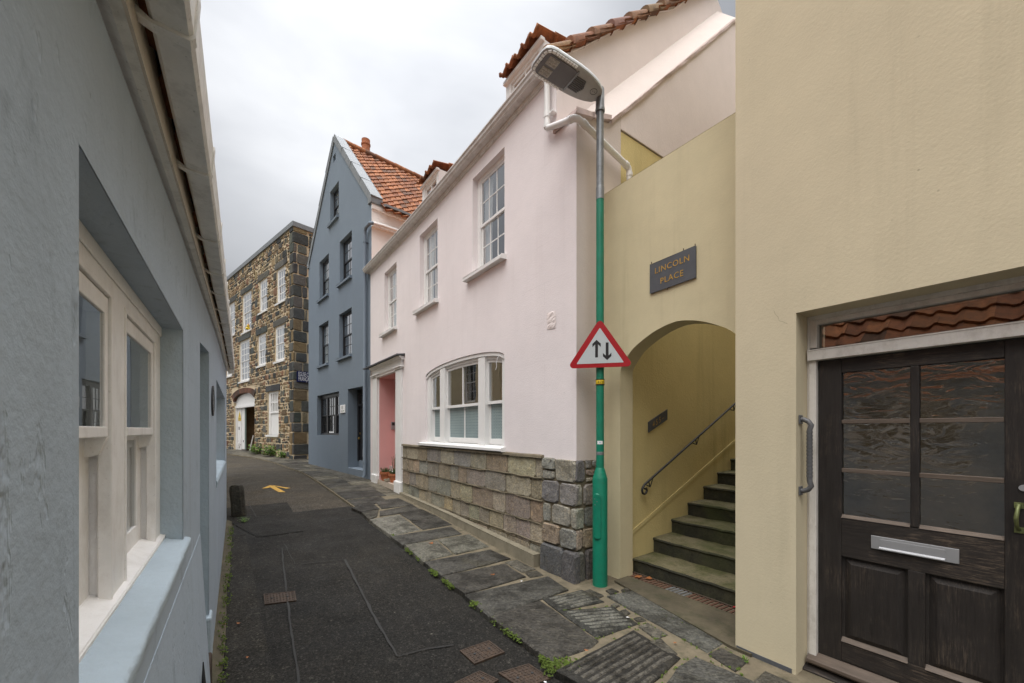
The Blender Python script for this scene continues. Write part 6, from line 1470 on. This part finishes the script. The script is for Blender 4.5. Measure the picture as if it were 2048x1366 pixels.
for u, w, lab in ((8.10, .60, 'brown leaf at the left end of the drain grating'), (8.20, .66, 'curled brown leaf against the bottom step by the jamb')):
    x, y = PF.pt(u, w); fallen(lab, x, y, .012, .045)
x, y = PF.pt(9.10, .70); fallen('bright red scrap of litter at the foot of the steps', x, y, .012, .028, 'litter', 'redbit', 'litter_scrap', None)
for x, y, lab in ((.10, 4.30, 'white scrap of paper on the pavement near the lamp foot'), (1.0, 3.47, 'white pellet of litter on the small ridged flagstone'), (.22, 2.66, 'white scrap of litter beside the lower manhole cover')):
    fallen(lab, x, y, gz(x, y) + (.02 if x != .22 else -.03), .013, 'litter', 'paper', 'litter_scrap', 'white litter scraps')
# beige house across the lane, beyond the cottage: it shows in the bay window
bh = Thing('beige_house', 'beige rendered house reflected in the arched bay window panes', 'house', LF, (10, .45, .2))
m = MB(); m.face(rect(CE + .3, 14.5, -.2, 6.2), [(rect(9.2, 10.1, 2.6, 4.0), .12), (rect(11.5, 12.4, 2.6, 4.0), .12)], mpf(.45)); m.box(14.4, 14.5, .453, 4, -.2, 6.2); m.box(CE + .3, CE + .4, .453, 4, -.2, 6.2); m.box(CE + .3, 14.5, .453, 4, 6.2, 6.25); bh.part('wall', m, M['beige'])
for a in (9.2, 11.5): sash_window(bh, a, a + .9, 2.6, 4.0, .55, 3, 2, 2, 'white', 'glass', sill=None)

# ================================================================== SKY, SUN, CAMERA
w = bpy.data.worlds.new('World'); SC.world = w; w.use_nodes = True
t = w.node_tree; N = t.nodes; bg = N['Background']
EL, AZ = 58, 205
sky = N.new('ShaderNodeTexSky'); sky.sky_type = 'NISHITA'; sky.sun_disc = False; sky.sun_elevation = R(EL); sky.sun_rotation = R(AZ); sky.dust_density = 3
tc = N.new('ShaderNodeTexCoord'); mp_ = N.new('ShaderNodeMapping'); mp_.inputs['Scale'].default_value = (1, 1, 2.2); t.links.new(tc.outputs['Generated'], mp_.inputs['Vector'])
nz = N.new('ShaderNodeTexNoise'); nz.inputs['Scale'].default_value = 1.7; nz.inputs['Detail'].default_value = 5; nz.inputs['Roughness'].default_value = .5; nz.inputs['Distortion'].default_value = .3; t.links.new(mp_.outputs[0], nz.inputs['Vector'])
rp_ = N.new('ShaderNodeValToRGB'); e = rp_.color_ramp.elements; e[0].position = .32; e[0].color = (3.1, 3.2, 3.4, 1); e[1].position = .68; e[1].color = (5.1, 5.17, 5.3, 1); t.links.new(nz.outputs['Fac'], rp_.inputs[0])
sp_ = N.new('ShaderNodeSeparateXYZ'); t.links.new(tc.outputs['Generated'], sp_.inputs[0])
r2 = N.new('ShaderNodeValToRGB'); e = r2.color_ramp.elements; e[0].position = .12; e[0].color = (.78,) * 3 + (1,); e[1].position = 1.; e[1].color = (9.8,) * 3 + (1,)
q = e.new(.745); q.color = (1.04,) * 3 + (1,); q = e.new(.84); q.color = (6.5,) * 3 + (1,)
t.links.new(sp_.outputs[2], r2.inputs[0])
dv = N.new('ShaderNodeVectorMath'); dv.operation = 'DOT_PRODUCT'; dv.inputs[1].default_value = Vector((-.30, 1, 1.0)).normalized(); t.links.new(tc.outputs['Generated'], dv.inputs[0])
r3 = N.new('ShaderNodeValToRGB'); e = r3.color_ramp.elements; e[0].position = .86; e[0].color = (.98,) * 3 + (1,); e[1].position = 1.; e[1].color = (2.05,) * 3 + (1,); t.links.new(dv.outputs['Value'], r3.inputs[0])
mx3 = N.new('ShaderNodeMix'); mx3.data_type = 'RGBA'; mx3.blend_type = 'MULTIPLY'; mx3.inputs[0].default_value = 1; t.links.new(rp_.outputs[0], mx3.inputs[6]); t.links.new(r3.outputs[0], mx3.inputs[7])
mx = N.new('ShaderNodeMix'); mx.data_type = 'RGBA'; mx.blend_type = 'MULTIPLY'; mx.inputs[0].default_value = 1; t.links.new(mx3.outputs[2], mx.inputs[6]); t.links.new(r2.outputs[0], mx.inputs[7])
mx2 = N.new('ShaderNodeMix'); mx2.data_type = 'RGBA'; mx2.inputs[0].default_value = .9; t.links.new(sky.outputs[0], mx2.inputs[6]); t.links.new(mx.outputs[2], mx2.inputs[7])
t.links.new(mx2.outputs[2], bg.inputs['Color']); bg.inputs['Strength'].default_value = .1
sl = bpy.data.lights.new('sun', 'SUN'); sl.energy = 1.5; sl.angle = R(45); sl.color = (1, .965, .92)
so = bpy.data.objects.new('sun', sl); COL.objects.link(so)
azr = R(AZ); ds_ = Vector((math.sin(azr) * math.cos(R(EL)), math.cos(azr) * math.cos(R(EL)), math.sin(R(EL))))
so.rotation_euler = (-ds_).to_track_quat('-Z', 'Y').to_euler(); so.location = (0, 0, 30)
cam = bpy.data.cameras.new('camera'); co = bpy.data.objects.new('camera', cam); COL.objects.link(co)
co.location = (0, 0, 1.65); co.rotation_euler = (R(90), 0, 0); cam.sensor_width = 36; cam.lens = 36 * 800 / 2048; cam.shift_y = (860 - 683) / 2048
cam.clip_start = .01; cam.clip_end = 2000; SC.camera = co
SC.view_settings.view_transform = 'Standard'; SC.view_settings.look = 'None'; SC.view_settings.exposure = .38; SC.view_settings.gamma = 1
try:
    SC.cycles.use_denoising = True; SC.cycles.max_bounces = 8; SC.cycles.transparent_max_bounces = 12; SC.cycles.sample_clamp_indirect = 6
except Exception: pass
